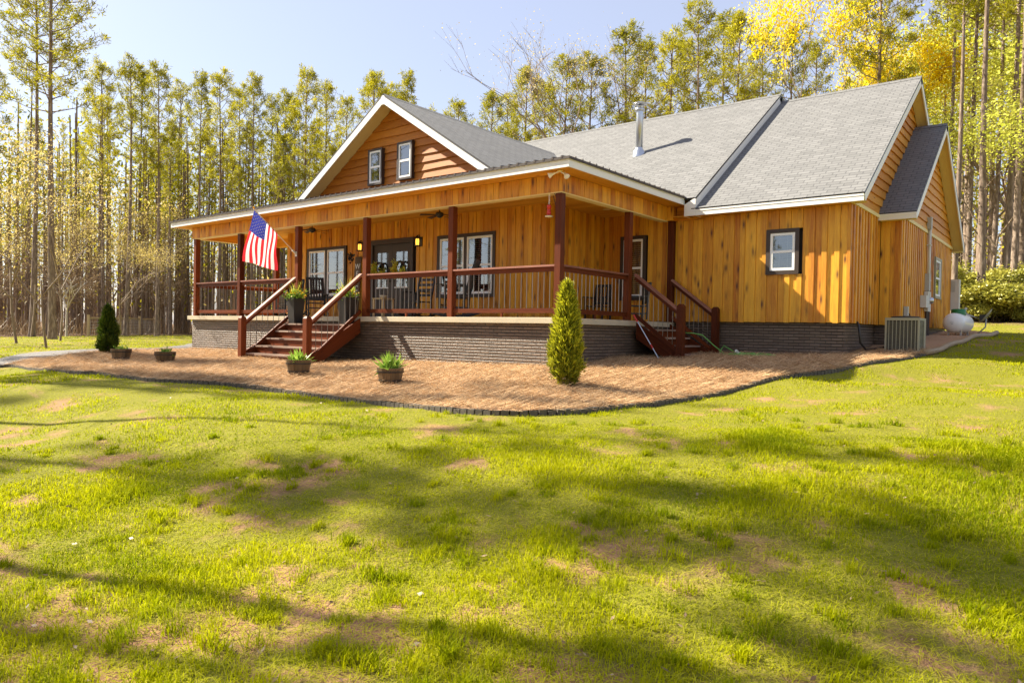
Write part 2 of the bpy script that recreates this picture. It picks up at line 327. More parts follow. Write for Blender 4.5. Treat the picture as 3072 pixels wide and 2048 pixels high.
# ======================= HOUSE =======================
house=thing('timber_house','golden pine board house with wraparound porch, grey shingle gables and dark brick base','house')
XR=.752;L=13.6;H=2.344;DP=2.056;DB=4.523;XW=3.93;YB=7.014;XB=4.382;YB2=14.25;XA=-1.838;XL=-11.78
SL=.684;YR=9.70;ZA=6.56;ZB=6.36;PW=.14
def wallboards(name,o,u,n,ln,z0,z1,mat=None,d=.022,sp=.245,bw=.10,holes=(),seed=1,parent=house,top=None):
    # wide boards with narrower boards proud of them; holes: (x0,x1,z0,z1) in wall coordinates
    m=MB(seed); F=frame(o,u,n); x=0; k=0; r=m.r
    while x<ln-.01:
        for (a,b,y) in ((x,min(x+sp-bw,ln),0),(x+sp-bw-.004,min(x+sp,ln),d)):
            if a>=ln: continue
            a2=a+(.0015 if y==0 else 0); b2=b-(.0015 if y==0 else 0); zt=z1 if top is None else top((a+b)/2)
            zz=z0-r.random()*.012*(y>0)
            segs=[(zz,zt)]
            for hx0,hx1,hz0,hz1 in holes:
                if a<hx1-.02 and b>hx0+.02:
                    segs=[q for s0,s1 in segs for q in ((s0,min(s1,hz0)),(max(s0,hz1),s1)) if q[1]-q[0]>.01]
            t=r.random()
            for s0,s1 in segs: m.box((a2+.0015*(y==0),-.03,s0),(b2-.0015*(y==0),y+r.random()*.004,s1),F,t)
        x+=sp; k+=1
    return m.build(name,mat or M['pine'],parent)
wins_front=[(-10.71,-8.86,.56,2.07),(-5.22,-3.30,.53,2.09)]
door_h=(-7.80,-6.10,0.0,2.09)
wallboards('wall',(XL,DP,0),(1,0,0),(0,-1,0),XA-XL,0,2.62,d=.016,holes=[(a-XL,b-XL,c,d) for a,b,c,d in wins_front]+[(door_h[0]-XL,door_h[1]-XL,0,2.09)],seed=3)
wallboards('wall',(XA,DP,0),(0,1,0),(1,0,0),DB-DP,0,2.62,d=.016,seed=4)
wallboards('wall',(XA,DB,0.03),(1,0,0),(0,-1,0),.0-XA+.05,0,2.59,d=.014,holes=[(-1.35-XA,-.64-XA,.50,2.06)],seed=5)
wallboards('wall',(.05,DB,0.027),(1,0,0),(0,-1,0),XW-.05,0,2.375,d=.024,holes=[(2.24-.05,2.93-.05,1.01,1.975)],seed=6)
wallboards('wall',(XW,DB-.024,0.027),(0,1,0),(1,0,0),YB-DB+.024,0,2.40,d=.024,seed=7)
wallboards('wall',(XW+.024,YB,0.027),(1,0,0),(0,-1,0),XB-XW-.024,0,2.34,d=.016,seed=8,sp=.2)
wallboards('wall',(XB,YB-.02,0.027),(0,1,0),(1,0,0),YB2-YB+.02,0,2.40,d=.024,holes=[(11.35-YB,12.35-YB,.80,1.92)],seed=9)
wallboards('wall',(XL,DP+.02,0),(0,1,0),(-1,0,0),12.5,0,2.62,d=.016,seed=10)
m=MB(11); m.box((XL+.03,14.9,0),(XB-.5,15.0,2.5)); m.box((XB-.02,YB2,0.03),(1,YB2+.03,2.4)); m.build('back_wall',M['pine'],house)
m=MB(11); m.box((XL+.05,DP+.04,-.1),(XA-.05,14.8,2.6)); m.box((XA-.1,DB+.05,.036),(XW-.05,14.8,2.38)); m.box((XW-.1,YB+.05,.036),(XB-.05,YB2-.05,2.3)); m.build('interior_core',M['interior'],house)  # near-black blocks filling the house in place of unlit rooms
# brick foundation
def bricks(name,segs,seed):
    m=MB(seed)
    for (x0,y0,x1,y1,zt) in segs:
        d=Vector((x1-x0,y1-y0,0)); ln=d.length; e=d/ln; F=frame((x0,y0,0),e,(e.y,-e.x,0)); z=zt; k=0
        while z>-1.5:
            zb=z-.0625; b=[(0,0,zb),(ln,0,zb),(ln,0,z-.016),(0,0,z-.016)]; u=lambda q,w=0:[(p[0],p[2]-zt) for p in q]
            m.poly(b,u(b),F,.5); c=[(0,0,z-.016),(ln,0,z-.016),(ln,-.013,z),(0,-.013,z)]; m.poly(c,u(c),F,.5)
            g=[(0,-.013,zb),(ln,-.013,zb),(ln,0,zb),(0,0,zb)]; m.poly(g,u(g),F,.5); z=zb
    return m.build(name,M['brick'],house)
bricks('brick_foundation',[(-L-.03,-.005,.03,-.005,-.112),(.03,-.005,.03,4.62,-.112),(-L-.03,6,-L-.03,-.005,-.112),(.03,4.62,XW-.09,4.62,.03),(XW-.09,4.62,XW-.09,7.1,.03),(XW-.09,7.1,XB-.09,7.1,.03),(XB-.09,7.1,XB-.09,14.2,.03),(XB-.09,14.2,-L,14.2,.03)],12)
m=MB(13); m.box((-L-.119,-.119,-.115),(.119,DP,0)); m.box((XA,DP,-.115),(.119,DB-.005,-.0005)); m.box((-L-.119,DP,-.115),(XL,6,-.0005))
sl=m.build('porch_slab',M['conc'],house); bv=sl.modifiers.new('b','BEVEL'); bv.width=.008; bv.segments=2
# posts
def post(x,y,z0,z1,seed,cap=False,parent=house,name='post'):
    m=MB(seed); m.box((x-PW,y,z0),(x,y+PW,z1))
    if cap: m.hexa([(x-PW,y,z1),(x,y,z1),(x,y+PW,z1),(x-PW,y+PW,z1),(x-PW+.03,y+.03,z1+.045),(x-.03,y+.03,z1+.045),(x-.03,y+PW-.03,z1+.045),(x-PW+.03,y+PW-.03,z1+.045)])
    o=m.build(name,M['stain'],parent); b=o.modifiers.new('b','BEVEL'); b.width=.006; return o
PX=[-L+PW,-10.996,-8.244,-5.537,-2.762,0]
for i,x in enumerate(PX): post(x,0,0,H,20+i)
post(0,2.56,0,H,27); post(.13,4.34,-.005,H,28); post(-L+PW,2.75,0,H,29)
# header band
m=MB(30)
def band(F,ln,seed,z0=H,z1=2.668,last=True):
    mm=MB(seed); x=0
    while x<ln-.005:
        w=.13+.06*mm.r.random(); b=min(x+w,ln); mm.box((x+.004,-.03,z0),(b-.004,.006*mm.r.random(),z1),F); mm.box((x-.004,-.03,z0),(x+.004,-.012,z1),F,0); x=b
    return mm
band(frame((-L-.06,-.02,0),(1,0,0),(0,-1,0)),L+.08,31).build('header_beam',M['pine'],house)
band(frame((.022,-.018,0),(0,1,0),(1,0,0)),4.25,32).build('header_beam',M['pine'],house)
mm=band(frame((.022,4.235,0),(1,0,0),(0,-1,0)),.15,33); mm.box((.022,4.27,H),(.17,4.50,2.668)); mm.build('header_beam',M['pine'],house)
band(frame((-L-.06,2.95,0),(0,-1,0),(-1,0,0)),2.96,34).build('header_beam',M['pine'],house)
m=MB(35); m.box((-L-.03,.01,H),(-.01,.17,2.66)); m.box((-.16,.17,H),(-.01,4.45,2.66)); m.box((-L-.03,.17,H),(-L+.13,2.9,2.66)); m.box((-L+.13,2.74,H),(XL,2.9,2.66)); m.build('beam_lining',M['ceil'],house)
m=MB(36); m.box((-L-.05,-.012,H-.02),(.012,.175,H-.001)); m.box((-.165,.176,H-.02),(.012,4.28,H-.001)); m.box((-L-.05,.176,H-.02),(-L+.135,2.9,H-.001)); m.build('beam_trim',M['cream'],house)
# ceiling boards
m=MB(37); y=.17
while y<DP: m.box((-L+.13,y,2.60),(-.16,min(y+.128,DP+.0),2.622)); y+=.13
y=DP+.002
while y<DB: m.box((XA,y,2.60),(-.16,min(y+.128,DB),2.622)); y+=.13
y=DP+.002
while y<2.74: m.box((-L+.13,y,2.60),(XL,min(y+.128,2.74),2.622)); y+=.13
m.build('porch_ceiling',M['ceil'],house)
# porch soffit, fascia
def soff(rects,z,name='soffit',seed=38,ax=0):
    m=MB(seed)
    for x0,y0,x1,y1 in rects: m.box((x0,y0,z),(x1,y1,z+.012),None,.5)
    return m.build(name,M['ceil'],house)
soff([(-L-.45,-.45,.45,-.03),(.03,-.03,.45,4.2),(-L-.45,-.03,-L-.08,5)],2.670)
soff([(.17,4.185,XW+.30,DB-.01)],2.405,seed=39)
m=MB(39); m.box((.05,4.46,2.35),(XR+.05,4.52,2.404)); m.box((.03,4.2,2.66),(.449,4.5,2.668)); m.box((.12,4.44,2.418),(XR-.03,4.5,2.80)); m.build('wall_filler',M['pine'],house)
m=MB(40,); m.box((-L-.45,-.475,2.655),(.474,-.45,2.81),None,.5); m.box((.45,-.449,2.655),(.474,4.19,2.81),None,.5); m.box((-L-.474,-.475,2.655),(-L-.451,5,2.81),None,.5)
m.box((-L-.46,-.482,2.775),(.481,-.4755,2.815),None,.5); m.box((.4745,-.48,2.775),(.481,4.19,2.815),None,.5)
m.build('fascia',M['white'],house)
# metal porch roof: hip of low pitch with ribs
m=MB(41); S=.12; x0,x1,y0=-L-.51,.51,-.51; zb=2.835
A=(x0,y0,zb);B=(x1,y0,zb);C=(x1-5.7,y0+5.7,zb+5.7*S);D=(x0+5.7,y0+5.7,zb+5.7*S)
m.poly([A,B,C,D]); m.poly([B,(x1,y0+5.7,zb),C]); m.poly([(x0,y0+5.7,zb),A,D])
m.box((x0,y0,zb-.045),(x1,y0+.012,zb-.002)); m.box((x1-.012,y0+.013,zb-.045),(x1,4.16,zb-.002)); m.box((x0,y0+.013,zb-.045),(x0+.012,5,zb-.002))
x=x0+.05
while x<x1-.05:
    ln=min(1.2,(x-x0),(x1-x))
    if ln>.1:m.hexa([(x-.025,y0-.004,zb-.02),(x+.025,y0-.004,zb-.02),(x+.025,y0+ln,zb+ln*S-.02),(x-.025,y0+ln,zb+ln*S-.02),(x-.012,y0-.004,zb+.024),(x+.012,y0-.004,zb+.024),(x+.012,y0+ln,zb+ln*S+.024),(x-.012,y0+ln,zb+ln*S+.024)])
    x+=.2
y=y0+.2
while y<4.1:
    ln=min(1.2,y-y0); X=x1
    m.hexa([(X+.004,y-.025,zb-.02),(X+.004,y+.025,zb-.02),(X-ln,y+.025,zb+ln*S-.02),(X-ln,y-.025,zb+ln*S-.02),(X+.004,y-.012,zb+.024),(X+.004,y+.012,zb+.024),(X-ln,y+.012,zb+ln*S+.024),(X-ln,y-.012,zb+ln*S+.024)])
    y+=.23
m.build('metal_porch_roof',M['dkbrown'],house)
# main roofs
def zA(y): return ZA-SL*(YR-.06-y)
def zBf(y): return ZB-SL*(YR-y)
def slab(m,P,th=.045):
    # roof slope P: eave-left, eave-right, ridge-right, ridge-left ; thin slab, uv on top
    P=[Vector(p) for p in P]; e=(P[1]-P[0]).normalized(); n=e.cross(P[3]-P[0]).normalized()
    if n.z<0:n=-n
    w=n.cross(e); uv=[((p-P[0]).dot(e),(p-P[0]).dot(w)) for p in P]; q=[p-n*th for p in P]
    cs=[P[0],P[1],P[2],P[3]]
    ordr=[0,1,2,3] if (P[1]-P[0]).cross(P[2]-P[0]).z>0 else [3,2,1,0]
    b=m.pts(P+q,None); m.m=0; m.face([b+i for i in ordr],[uv[i] for i in ordr],.5)
    m.m=1; m.face([b+4+i for i in ordr[::-1]],[uv[i] for i in ordr[::-1]],.5)
    for i in range(4):
        j=(i+1)%4; a,c_=(i,j) if ordr[0]==0 else (j,i)
        m.face([b+a,b+4+a,b+4+c_,b+c_],[(0,0),(0,th),(1,th),(1,0)],.5)

m=MB(50)
slab(m,[(-12.2,4.14,zA(4.14)),(XR,4.14,zA(4.14)),(XR,YR-.06,ZA),(-12.2,YR-.06,ZA)])
slab(m,[(XR,2*(YR-.06)-4.14,zA(4.14)),(-12.2,2*(YR-.06)-4.14,zA(4.14)),(-12.2,YR-.06,ZA),(XR,YR-.06,ZA)])
slab(m,[(XR-.1,4.14,zBf(4.14)),(XW+.315,4.14,zBf(4.14)),(XW+.315,YR,ZB),(XR-.1,YR,ZB)])
slab(m,[(XW+.315,2*YR-4.14,zBf(4.14)),(XR-.1,2*YR-4.14,zBf(4.14)),(XR-.1,YR,ZB),(XW+.315,YR,ZB)])
BY,BZ,BYE,BZE=10.57,5.30,6.70,2.505; XBO=XB+.33
slab(m,[(XW-.02,BYE,BZE),(XBO,BYE,BZE),(XBO,BY,BZ),(XW-.02,BY,BZ)])
slab(m,[(XBO,2*BY-BYE,BZE),(XW-.02,2*BY-BYE,BZE),(XW-.02,BY,BZ),(XBO,BY,BZ)])
XG,YG,ZG,WG,ZL=-6.02,.845,5.51,3.56,3.25
slab(m,[(XG+WG,YG,ZL),(XG+WG,5.6,ZL),(XG,8.6,ZG),(XG,YG,ZG)])
slab(m,[(XG-WG,5.6,ZL),(XG-WG,YG,ZL),(XG,YG,ZG),(XG,8.6,ZG)])
roof=m.build('roof',[M['shingle'],M['black']],house)
m=MB(51)
for (a,b) in (((-12.2,YR-.06,ZA),(XR,YR-.06,ZA)),((XR,YR,ZB),(XW+.315,YR,ZB)),((XW,BY,BZ),(XBO,BY,BZ)),((XG,YG,ZG),(XG,8.1,ZG))):
    a=Vector(a);b=Vector(b);d=(b-a).normalized();s=d.cross(Vector((0,0,1)))*.14
    for sg in (1,-1):
        q=[a+Vector((0,0,.012)),b+Vector((0,0,.012)),b+s*sg-Vector((0,0,.14*SL-.010)),a+s*sg-Vector((0,0,.14*SL-.010))]
        m.poly(q if sg<0 else q[::-1])
m.build('ridge_cap',M['shingle'],roof)
# wing fascia, rake boards
def rake(m,p,q,w=.025,h=.15,drop=.12,up=(0,0,1)): m.beam(p,q,w,h,None,.5,up,drop)
m=MB(52)
m.box((XR+.002,4.155,2.395),(XW+.30,4.18,2.53),None,.5); m.box((XR+.002,4.147,2.49),(XW+.30,4.1545,2.528),None,.5)
rake(m,(XW+.30,4.14,zBf(4.14)),(XW+.30,YR,ZB)); rake(m,(XW+.30,2*YR-4.14,zBf(4.14)),(XW+.30,YR,ZB))
m.build('rake_fascia',M['white'],house); m=MB(52)
m.box((XW-.01,BYE+.01,2.352),(XBO-.0,BYE+.035,2.485),None,.5); m.box((XW-.01,BYE+.002,2.445),(XBO,BYE+.0095,2.487),None,.5)
rake(m,(XBO-.015,BYE,BZE),(XBO-.015,BY,BZ)); rake(m,(XBO-.015,2*BY-BYE,BZE),(XBO-.015,BY,BZ))
# boxed ends
m.box((XBO-.33,2*BY-BYE-.05,2.33),(XBO,2*BY-BYE-.02,2.47),None,.5); m.box((XW,4.19,2.395),(XW+.287,4.21,2.52),None,.5)
m.build('rake_fascia',M['white'],house); m=MB(52)
rake(m,(XR-.012,4.18,zA(4.18)),(XR-.012,YR-.06,ZA),.025,.19,.14); rake(m,(XR-.012,2*YR-4.3,zA(4.18)),(XR-.012,YR-.06,ZA),.025,.19,.14)
m.hexa([(.482,4.150,2.395),(XR,4.150,2.395),(XR,4.178,2.395),(.482,4.178,2.395),(.482,4.150,2.655),(XR,4.150,2.80),(XR,4.178,2.80),(.482,4.178,2.655)],None,.5)
m.box((XR-.026,4.179,2.395),(XR,DB-.0,2.80),None,.5); m.box((.4745,4.179,2.395),(.482,DB,2.66),None,.5)
m.build('rake_fascia',M['white'],house); m=MB(52)
rake(m,(XG+WG,YG+.012,ZL),(XG,YG+.012,ZG)); rake(m,(XG-WG,YG+.012,ZL),(XG,YG+.012,ZG))
m.poly([(XG-.14,YG-.003,ZG-.26),(XG+.14,YG-.003,ZG-.26),(XG+.06,YG-.003,ZG-.075),(XG,YG-.003,ZG-.035),(XG-.06,YG-.003,ZG-.075)],None,None,.5)
m.hexa([(XG-.14,YG-.0,ZG-.26),(XG+.14,YG-.0,ZG-.26),(XG+.14,YG+.024,ZG-.26),(XG-.14,YG+.024,ZG-.26),(XG-.02,YG-.0,ZG-.045),(XG+.02,YG-.0,ZG-.045),(XG+.02,YG+.024,ZG-.045),(XG-.02,YG+.024,ZG-.045)],None,.5)
m.build('rake_fascia',M['white'],house)
# sheathing wall between roof A and lower roof B (dark step flashing)
m=MB(53); m.hexa([(XR-.20,4.18,2.4),(XR-.18,4.18,2.4),(XR-.18,YR,2.4),(XR-.20,YR,2.4),(XR-.20,4.18,zA(4.18)-.06),(XR-.18,4.18,zA(4.18)-.06),(XR-.18,YR,ZA-.10),(XR-.20,YR,ZA-.10)]); m.build('step_flashing',M['dkbrown'],house)
# rake soffits
m=MB(54)
def rsoff(xa,xb,ya,za,yb,zb,o=.165): m.hexa([(xa,ya,za-o),(xb,ya,za-o),(xb,yb,zb-o),(xa,yb,zb-o),(xa,ya,za-o+.012),(xb,ya,za-o+.012),(xb,yb,zb-o+.012),(xa,yb,zb-o+.012)],None,.5)
rsoff(XW+.03,XW+.288,4.18,zBf(4.18),YR,ZB); rsoff(XW+.03,XW+.288,2*YR-4.18,zBf(4.18),YR,ZB)
m.build('rake_soffit',M['cream'],house); m=MB(54)
rsoff(XB+.03,XBO-.028,BYE+.04,BZE+.03,BY,BZ); rsoff(XB+.03,XBO-.028,2*BY-BYE-.05,BZE+.03,BY,BZ)
m.box((XB+.03,2*BY-BYE-.35,2.33),(XBO-.028,2*BY-BYE-.05,2.342),None,.5); m.box((XW+.03,BYE+.04,2.36),(XBO-.03,YB-.01,2.372),None,.5)
m.box((XW+.03,4.2,2.40),(XW+.287,4.5,2.412),None,.5); m.build('rake_soffit',M['cream'],house); m=MB(54)
for sg in (1,-1):
    a=(XG+sg*WG,ZL-.15); m.hexa([(a[0],YG+.025,a[1]),(XG,YG+.025,ZG-.15),(XG,1.30,ZG-.15),(a[0],1.30,a[1]),(a[0],YG+.025,a[1]+.012),(XG,YG+.025,ZG-.138),(XG,1.30,ZG-.138),(a[0],1.30,a[1]+.012)],None,.5)
m.build('rake_soffit',M['cream'],house)
# lap siding triangles
def lap(name,F,ul,ur,z0,z1,mat,seed,h=.21,holes=()):
    m=MB(seed); z=z0; r=m.r
    while z<z1-.03:
        zt=min(z+h,z1); zl=z-.02
        pieces=[(ul(z),ur(z),ul(zt),ur(zt))]
        for hx0,hx1,hz0,hz1 in holes:
            if zt>hz0+.02 and z<hz1-.02: pieces=[q for a,b,c,d in pieces for q in ((a,min(b,hx0),c,min(d,hx0)),(max(a,hx1),b,max(c,hx1),d)) if q[1]-q[0]>.02]
        for a,b,c,d in pieces:
            n=max(1,int((b-a)/.45)); prev=0; t=r.random()
            for i in range(n):
                f0,f1=i/n,(i+1)/n; w=r.uniform(-.014,.014) if i<n-1 else 0
                m.hexa([(a+(b-a)*f0,-.02,zl+prev),(a+(b-a)*f1,-.02,zl+w),(a+(b-a)*f1,.046,zl+w),(a+(b-a)*f0,.046,zl+prev),(c+(d-c)*f0,-.02,zt),(c+(d-c)*f1,-.02,zt),(c+(d-c)*f1,.008,zt),(c+(d-c)*f0,.008,zt)],F,t); prev=w
        z=zt
    return m.build(name,mat,house)
GWIN=[(-6.94,-6.40,3.40,4.32),(-5.84,-5.30,3.42,4.35)]
slg=(ZG-ZL)/WG
lap('gable_siding',frame((0,1.30,0),(1,0,0),(0,-1,0)),lambda z:XG-max(.02,(ZG-.15-z)/slg),lambda z:XG+max(.02,(ZG-.15-z)/slg),3.0,ZG-.16,M['lap'],60,.20)
lap('gable_siding',frame((XW,0,0),(0,1,0),(1,0,0)),lambda z:YR-max(.02,(ZB-.16-z)/SL),lambda z:YR+max(.02,(ZB-.16-z)/SL),2.49,ZB-.17,M['lapside'],61,.21)
slb=(BZ-BZE)/(BY-BYE)
lap('gable_siding',frame((XB,0,0),(0,1,0),(1,0,0)),lambda z:BY-max(.02,(BZ-.16-z)/slb),lambda z:BY+max(.02,(BZ-.16-z)/slb),2.49,BZ-.17,M['lapside'],62,.21)
m=MB(63); m.box((XW,DB-.02,2.41),(XW+.05,YB-.03,2.487),None,.5); m.box((XB,YB-.02,2.41),(XB+.05,YB2,2.487),None,.5); m.build('gable_trim_board',M['cream'],house)
# flue pipe
m=MB(64); px,py=-2.30,7.03; zf=zA(py)
m.lathe([(.0,zf-.3),(.10,zf-.3),(.10,zf+1.18)],20,Matrix.Translation((px,py,0))); fl=m.build('flue_pipe',M['galv'],roof,True)
m=MB(65); T=Matrix.Translation((px,py,0)); m.lathe([(.19,zf-.12),(.17,zf+.05),(.105,zf+.13),(.105,zf+.16)],20,T); m.build('flue_flashing',M['galv'],roof,True); m=MB(66); m.lathe([(.10,zf+1.17),(.14,zf+1.18),(.14,zf+1.25),(.10,zf+1.27)],20,T)
for k in range(3):
    a=k*2.1; m.tube([(px+.1*math.cos(a),py+.1*math.sin(a),zf+1.2),(px+.12*math.cos(a),py+.12*math.sin(a),zf+1.40)],.008,4)
m.lathe([(0,zf+1.34),(.10,zf+1.345),(.19,zf+1.375),(.195,zf+1.39),(.10,zf+1.43),(0,zf+1.44)],20,T); m.build('flue_cap',M['galv'],roof,True)
# ---------- windows ----------
def window(o,u,n,w,h,seed,sashes=1,trim=.085,trimmat='dkbrown',blinds=True,fr=.055,parent=house,bk=-.02):
    F=frame(o,u,n); win=part('window',parent)
    m=MB(seed); T=trim; m.box((-.0,bk,-.0),(w,.01,T),F);m.box((0,bk,h-T),(w,.045,h),F);m.box((0,bk,T),(T,.045,h-T),F);m.box((w-T,bk,T),(w,.045,h-T),F); m.box((0,.0105,0),(w,.05,T-.001),F)
    cell=(w-2*T-(sashes-1)*T)/sashes
    for k in range(1,sashes): m.box((T+k*cell+(k-1)*T,-.02,T),(T+k*(cell+T),.045,h-T),F)
    m.build('trim',M[trimmat],win)
    for k in range(sashes):
        x0=T+k*(cell+T); x1=x0+cell; z0,z1=T,h-T; zm=(z0+z1)/2
        m=MB(seed+k+1); e=.001; f=fr
        m.box((x0+e,-.01,z0+e),(x1-e,.032,z0+f),F);m.box((x0+e,-.01,z1-f),(x1-e,.032,z1-e),F);m.box((x0+e,-.01,z0+f),(x0+f,.032,z1-f),F);m.box((x1-f,-.01,z0+f),(x1-e,.032,z1-f),F);m.box((x0+f,-.01,zm-.025),(x1-f,.028,zm+.025),F)
        m.build('frame',M['vinyl'],win)
        m=MB(1); m.poly([(x0+f,.012,z0+f),(x1-f,.012,z0+f),(x1-f,.012,zm-.025),(x0+f,.012,zm-.025)],None,F); m.poly([(x0+f,.016,zm+.025),(x1-f,.016,zm+.025),(x1-f,.016,z1-f),(x0+f,.016,z1-f)],None,F); m.build('pane',M['glass'],win)
        m=MB(2); m.poly([(x0+f-.01,-.045,z0+f-.01),(x1-f+.01,-.045,z0+f-.01),(x1-f+.01,-.045,z1-f+.01),(x0+f-.01,-.045,z1-f+.01)],None,F); m.build('unlit_room_backing',M['interior'],win)  # flat dark panel behind the panes, standing in for an unlit room
        if blinds:
            m=MB(3); z=z0+f+.02
            while z<z1-f: m.hexa([(x0+f,-.034,z),(x1-f,-.034,z),(x1-f,-.010,z+.012),(x0+f,-.010,z+.012),(x0+f,-.034,z+.003),(x1-f,-.034,z+.003),(x1-f,-.010,z+.015),(x0+f,-.010,z+.015)],F,.5); z+=.05
            for xx in (x0+f+.12,x1-f-.12): m.box((xx-.003,-.036,z0+f),(xx+.003,-.034,z1-f),F,.5)
            m.build('blind',M['blind'],win)
    return win
for i,(a,b,c,d) in enumerate(wins_front): window((a,DP,c),(1,0,0),(0,-1,0),b-a,d-c,100+10*i,2)
window((-1.35,DB,.53),(1,0,0),(0,-1,0),.71,1.56,130)
window((2.24,DB,1.037),(1,0,0),(0,-1,0),.69,.965,140)
window((XB,11.35,.827),(0,1,0),(1,0,0),1.0,1.12,150,1,.07,'tan',False)
for i,(a,b,c,d) in enumerate(GWIN): window((a,1.30-.09,c),(1,0,0),(0,-1,0),b-a,d-c,160+10*i,1,.05,'dkbrown',False,.045,bk=-.06)
# ---------- double door ----------
dx0,dx1=-7.80,-6.10; F=frame((dx0,DP,0),(1,0,0),(0,-1,0)); W=dx1-dx0
m=MB(180); m.box((0,-.03,0),(.10,.05,2.0),F); m.box((W-.10,-.03,0),(W,.05,2.0),F); m.box((-.03,-.03,2.0),(W+.03,.06,2.13),F); m.build('door_frame',M['dkbrown'],house)
for k in range(2):
    dr=part('door',house); x0=.105+k*(W-.2)/2; x1=x0+(W-.21)/2; m=MB(181+k); gz0,gz1=.85,1.78; gx0,gx1=x0+.15,x1-.15
    m.box((x0,-.02,.02),(x1,.0,gz0),F); m.box((x0,-.02,gz1),(x1,.0,1.995),F); m.box((x0,-.02,gz0),(gx0,.0,gz1),F); m.box((gx1,-.02,gz0),(x1,.0,gz1),F)
    for zz in (.12,.48): m.box((gx0,.0005,zz),(gx1,.012,zz+.28),F)
    m.build('door_panel',M['dkbrown'],dr)
    m=MB(5); m.poly([(gx0,-.008,gz0),(gx1,-.008,gz0),(gx1,-.008,gz1),(gx0,-.008,gz1)],None,F); m.build('pane',M['glass'],dr)
    m=MB(6); m.box((gx0-.02,-.05,gz0-.02),(gx1+.02,-.045,gz1+.02),F); m.build('unlit_room_backing',M['interior'],dr)  # dark sheet behind the door glass in place of the shaded room
    m=MB(7); m.box((gx0-.03,.0005,gz0-.035),(gx1+.03,.02,gz0-.005),F,.5); m.build('sill_strip',M['vinyl'],dr)
    m=MB(8); hx=x1-.06 if k==0 else x0+.06; m.tube([(hx,.0,1.0),(hx,.05,1.0),(hx+(-.1 if k==0 else .1),.05,1.0)],.01,6,F); m.build('handle',M['black'],dr)
# ---------- railings ----------
nbal=[0]
def railing(p,q,z0,seed,step=.125,top=1.0,feet=True,both=True):
    # p,q plan points between posts; z0 floor
    rl=part('railing',house); p=Vector((p[0],p[1],z0));q=Vector((q[0],q[1],z0)); ln=(q-p).length; d=(q-p)/ln
    Z=Vector((0,0,1)); m=MB(seed); m.beam(p+Z*(top-.018),q+Z*(top-.018),.12,.036); m.build('handrail',M['tread'],rl)
    m=MB(seed+1); m.beam(p+Z*(top-.082),q+Z*(top-.082),.04,.09); m.build('top_rail',M['stain'],rl)
    m=MB(seed+2); m.beam(p+Z*.135,q+Z*.135,.045,.09)
    if feet: m.beam(p+d*ln*.5+Z*.0,p+d*ln*.5+Z*.09,.04,.04,up=(1,0,0))
    m.build('bottom_rail',M['stain'],rl)
    n=int(round(ln/step)); me=None
    for i in range(1,n):
        c=p+d*(ln*i/n); nbal[0]+=1
        if me is None:
            m=MB(9); m.tube([(0,0,.18),(0,0,top-.127)],.008,6); o=m.build('baluster',M['steel'],rl,loc=c); me=o.data
        else:
            o=bpy.data.objects.new('baluster',me); COL.objects.link(o); o.parent=rl; o.location=c
for i in (0,1,3,4): railing((PX[i],.07),(PX[i+1]-PW,.07),0,200+10*i,.14 if i>1 else .22)
railing((-.07,PW),(-.07,2.56),0,260,.14)
railing((-L+.07,PW),(-L+.07,2.75),0,270,.3)
# ---------- stairs ----------
def stairs(name,F,w,n,rise,run,zt,railx,zb_post,seed,treadw=None):
    # F local: x across, y outward (down the flight), z up; top landing at y=0,z=zt ; treads k=1..n below
    st=part(name,house)
    for k in range(1,n+1):
        m=MB(seed+k); z=zt-rise*k; y0=run*(k-1)
        m.box((0.0,y0-.02,z-.036),(w,y0+run+.015,z),F); m.build('tread',M['step'],st)
        m=MB(seed+20+k); m.box((.02,y0+run-.045,z-rise+.001),(w-.02,y0+run-.02,z-.037),F); m.build('riser',M['stain'],st)
    for s,x in enumerate((-.041,w+.001)):
        m=MB(seed+40+s); a=(zt-.02); b=zt-rise*n; yb=run*n
        # closed stringer following the slope
        m.hexa([(x,-.0,a-.36),(x+.04,-.0,a-.36),(x+.04,yb-.02,b-rise-.12),(x,yb-.02,b-rise-.12),(x,0,a-.02),(x+.04,0,a-.02),(x+.04,yb-.02,b+.05),(x,yb-.02,b+.05)],F); m.build('stringer',M['stain'],st)
    for s,x in enumerate(railx):
        yp=run*n+.0; zt2=zb_post
        m=MB(seed+50+s); m.box((x-.07,yp,zt-rise*(n+1)-.25),(x+.07,yp+.14,zt2),F); m.hexa([(x-.07,yp,zt2),(x+.07,yp,zt2),(x+.07,yp+.14,zt2),(x-.07,yp+.14,zt2),(x-.035,yp+.035,zt2+.05),(x+.035,yp+.035,zt2+.05),(x+.035,yp+.105,zt2+.05),(x-.035,yp+.105,zt2+.05)],F); m.build('newel_post',M['stain'],st)
        p=Vector((x,-.0,zt+.98)); q=Vector((x,yp,zt2-.06)); m=MB(seed+60+s)
        m.beam(p,q,.11,.045,F); m.build('handrail',M['tread'],st)
        m=MB(seed+64+s); m.beam(p-Vector((0,0,.065)),q-Vector((0,0,.065)),.04,.08,F); m.build('top_rail',M['stain'],st)
        p2=Vector((x,-.0,zt+.13)); q2=Vector((x,yp,zt2-.91)); m=MB(seed+70+s); m.beam(p2,q2,.045,.08,F); m.build('bottom_rail',M['stain'],st)
        nb=9
        for i in range(1,nb):
            f=i/nb; a=p.lerp(q,f)-Vector((0,0,.11)); b=p2.lerp(q2,f)+Vector((0,0,.03)); m=MB(10); m.tube([tuple(b),tuple(a)],.008,6,F); m.build('baluster',M['steel'],st)
stairs('stairs',frame((-8.17,-.12,0),(1,0,0),(0,-1,0)),2.56,5,.183,.278,0,(-.0,2.60),-.08,300)
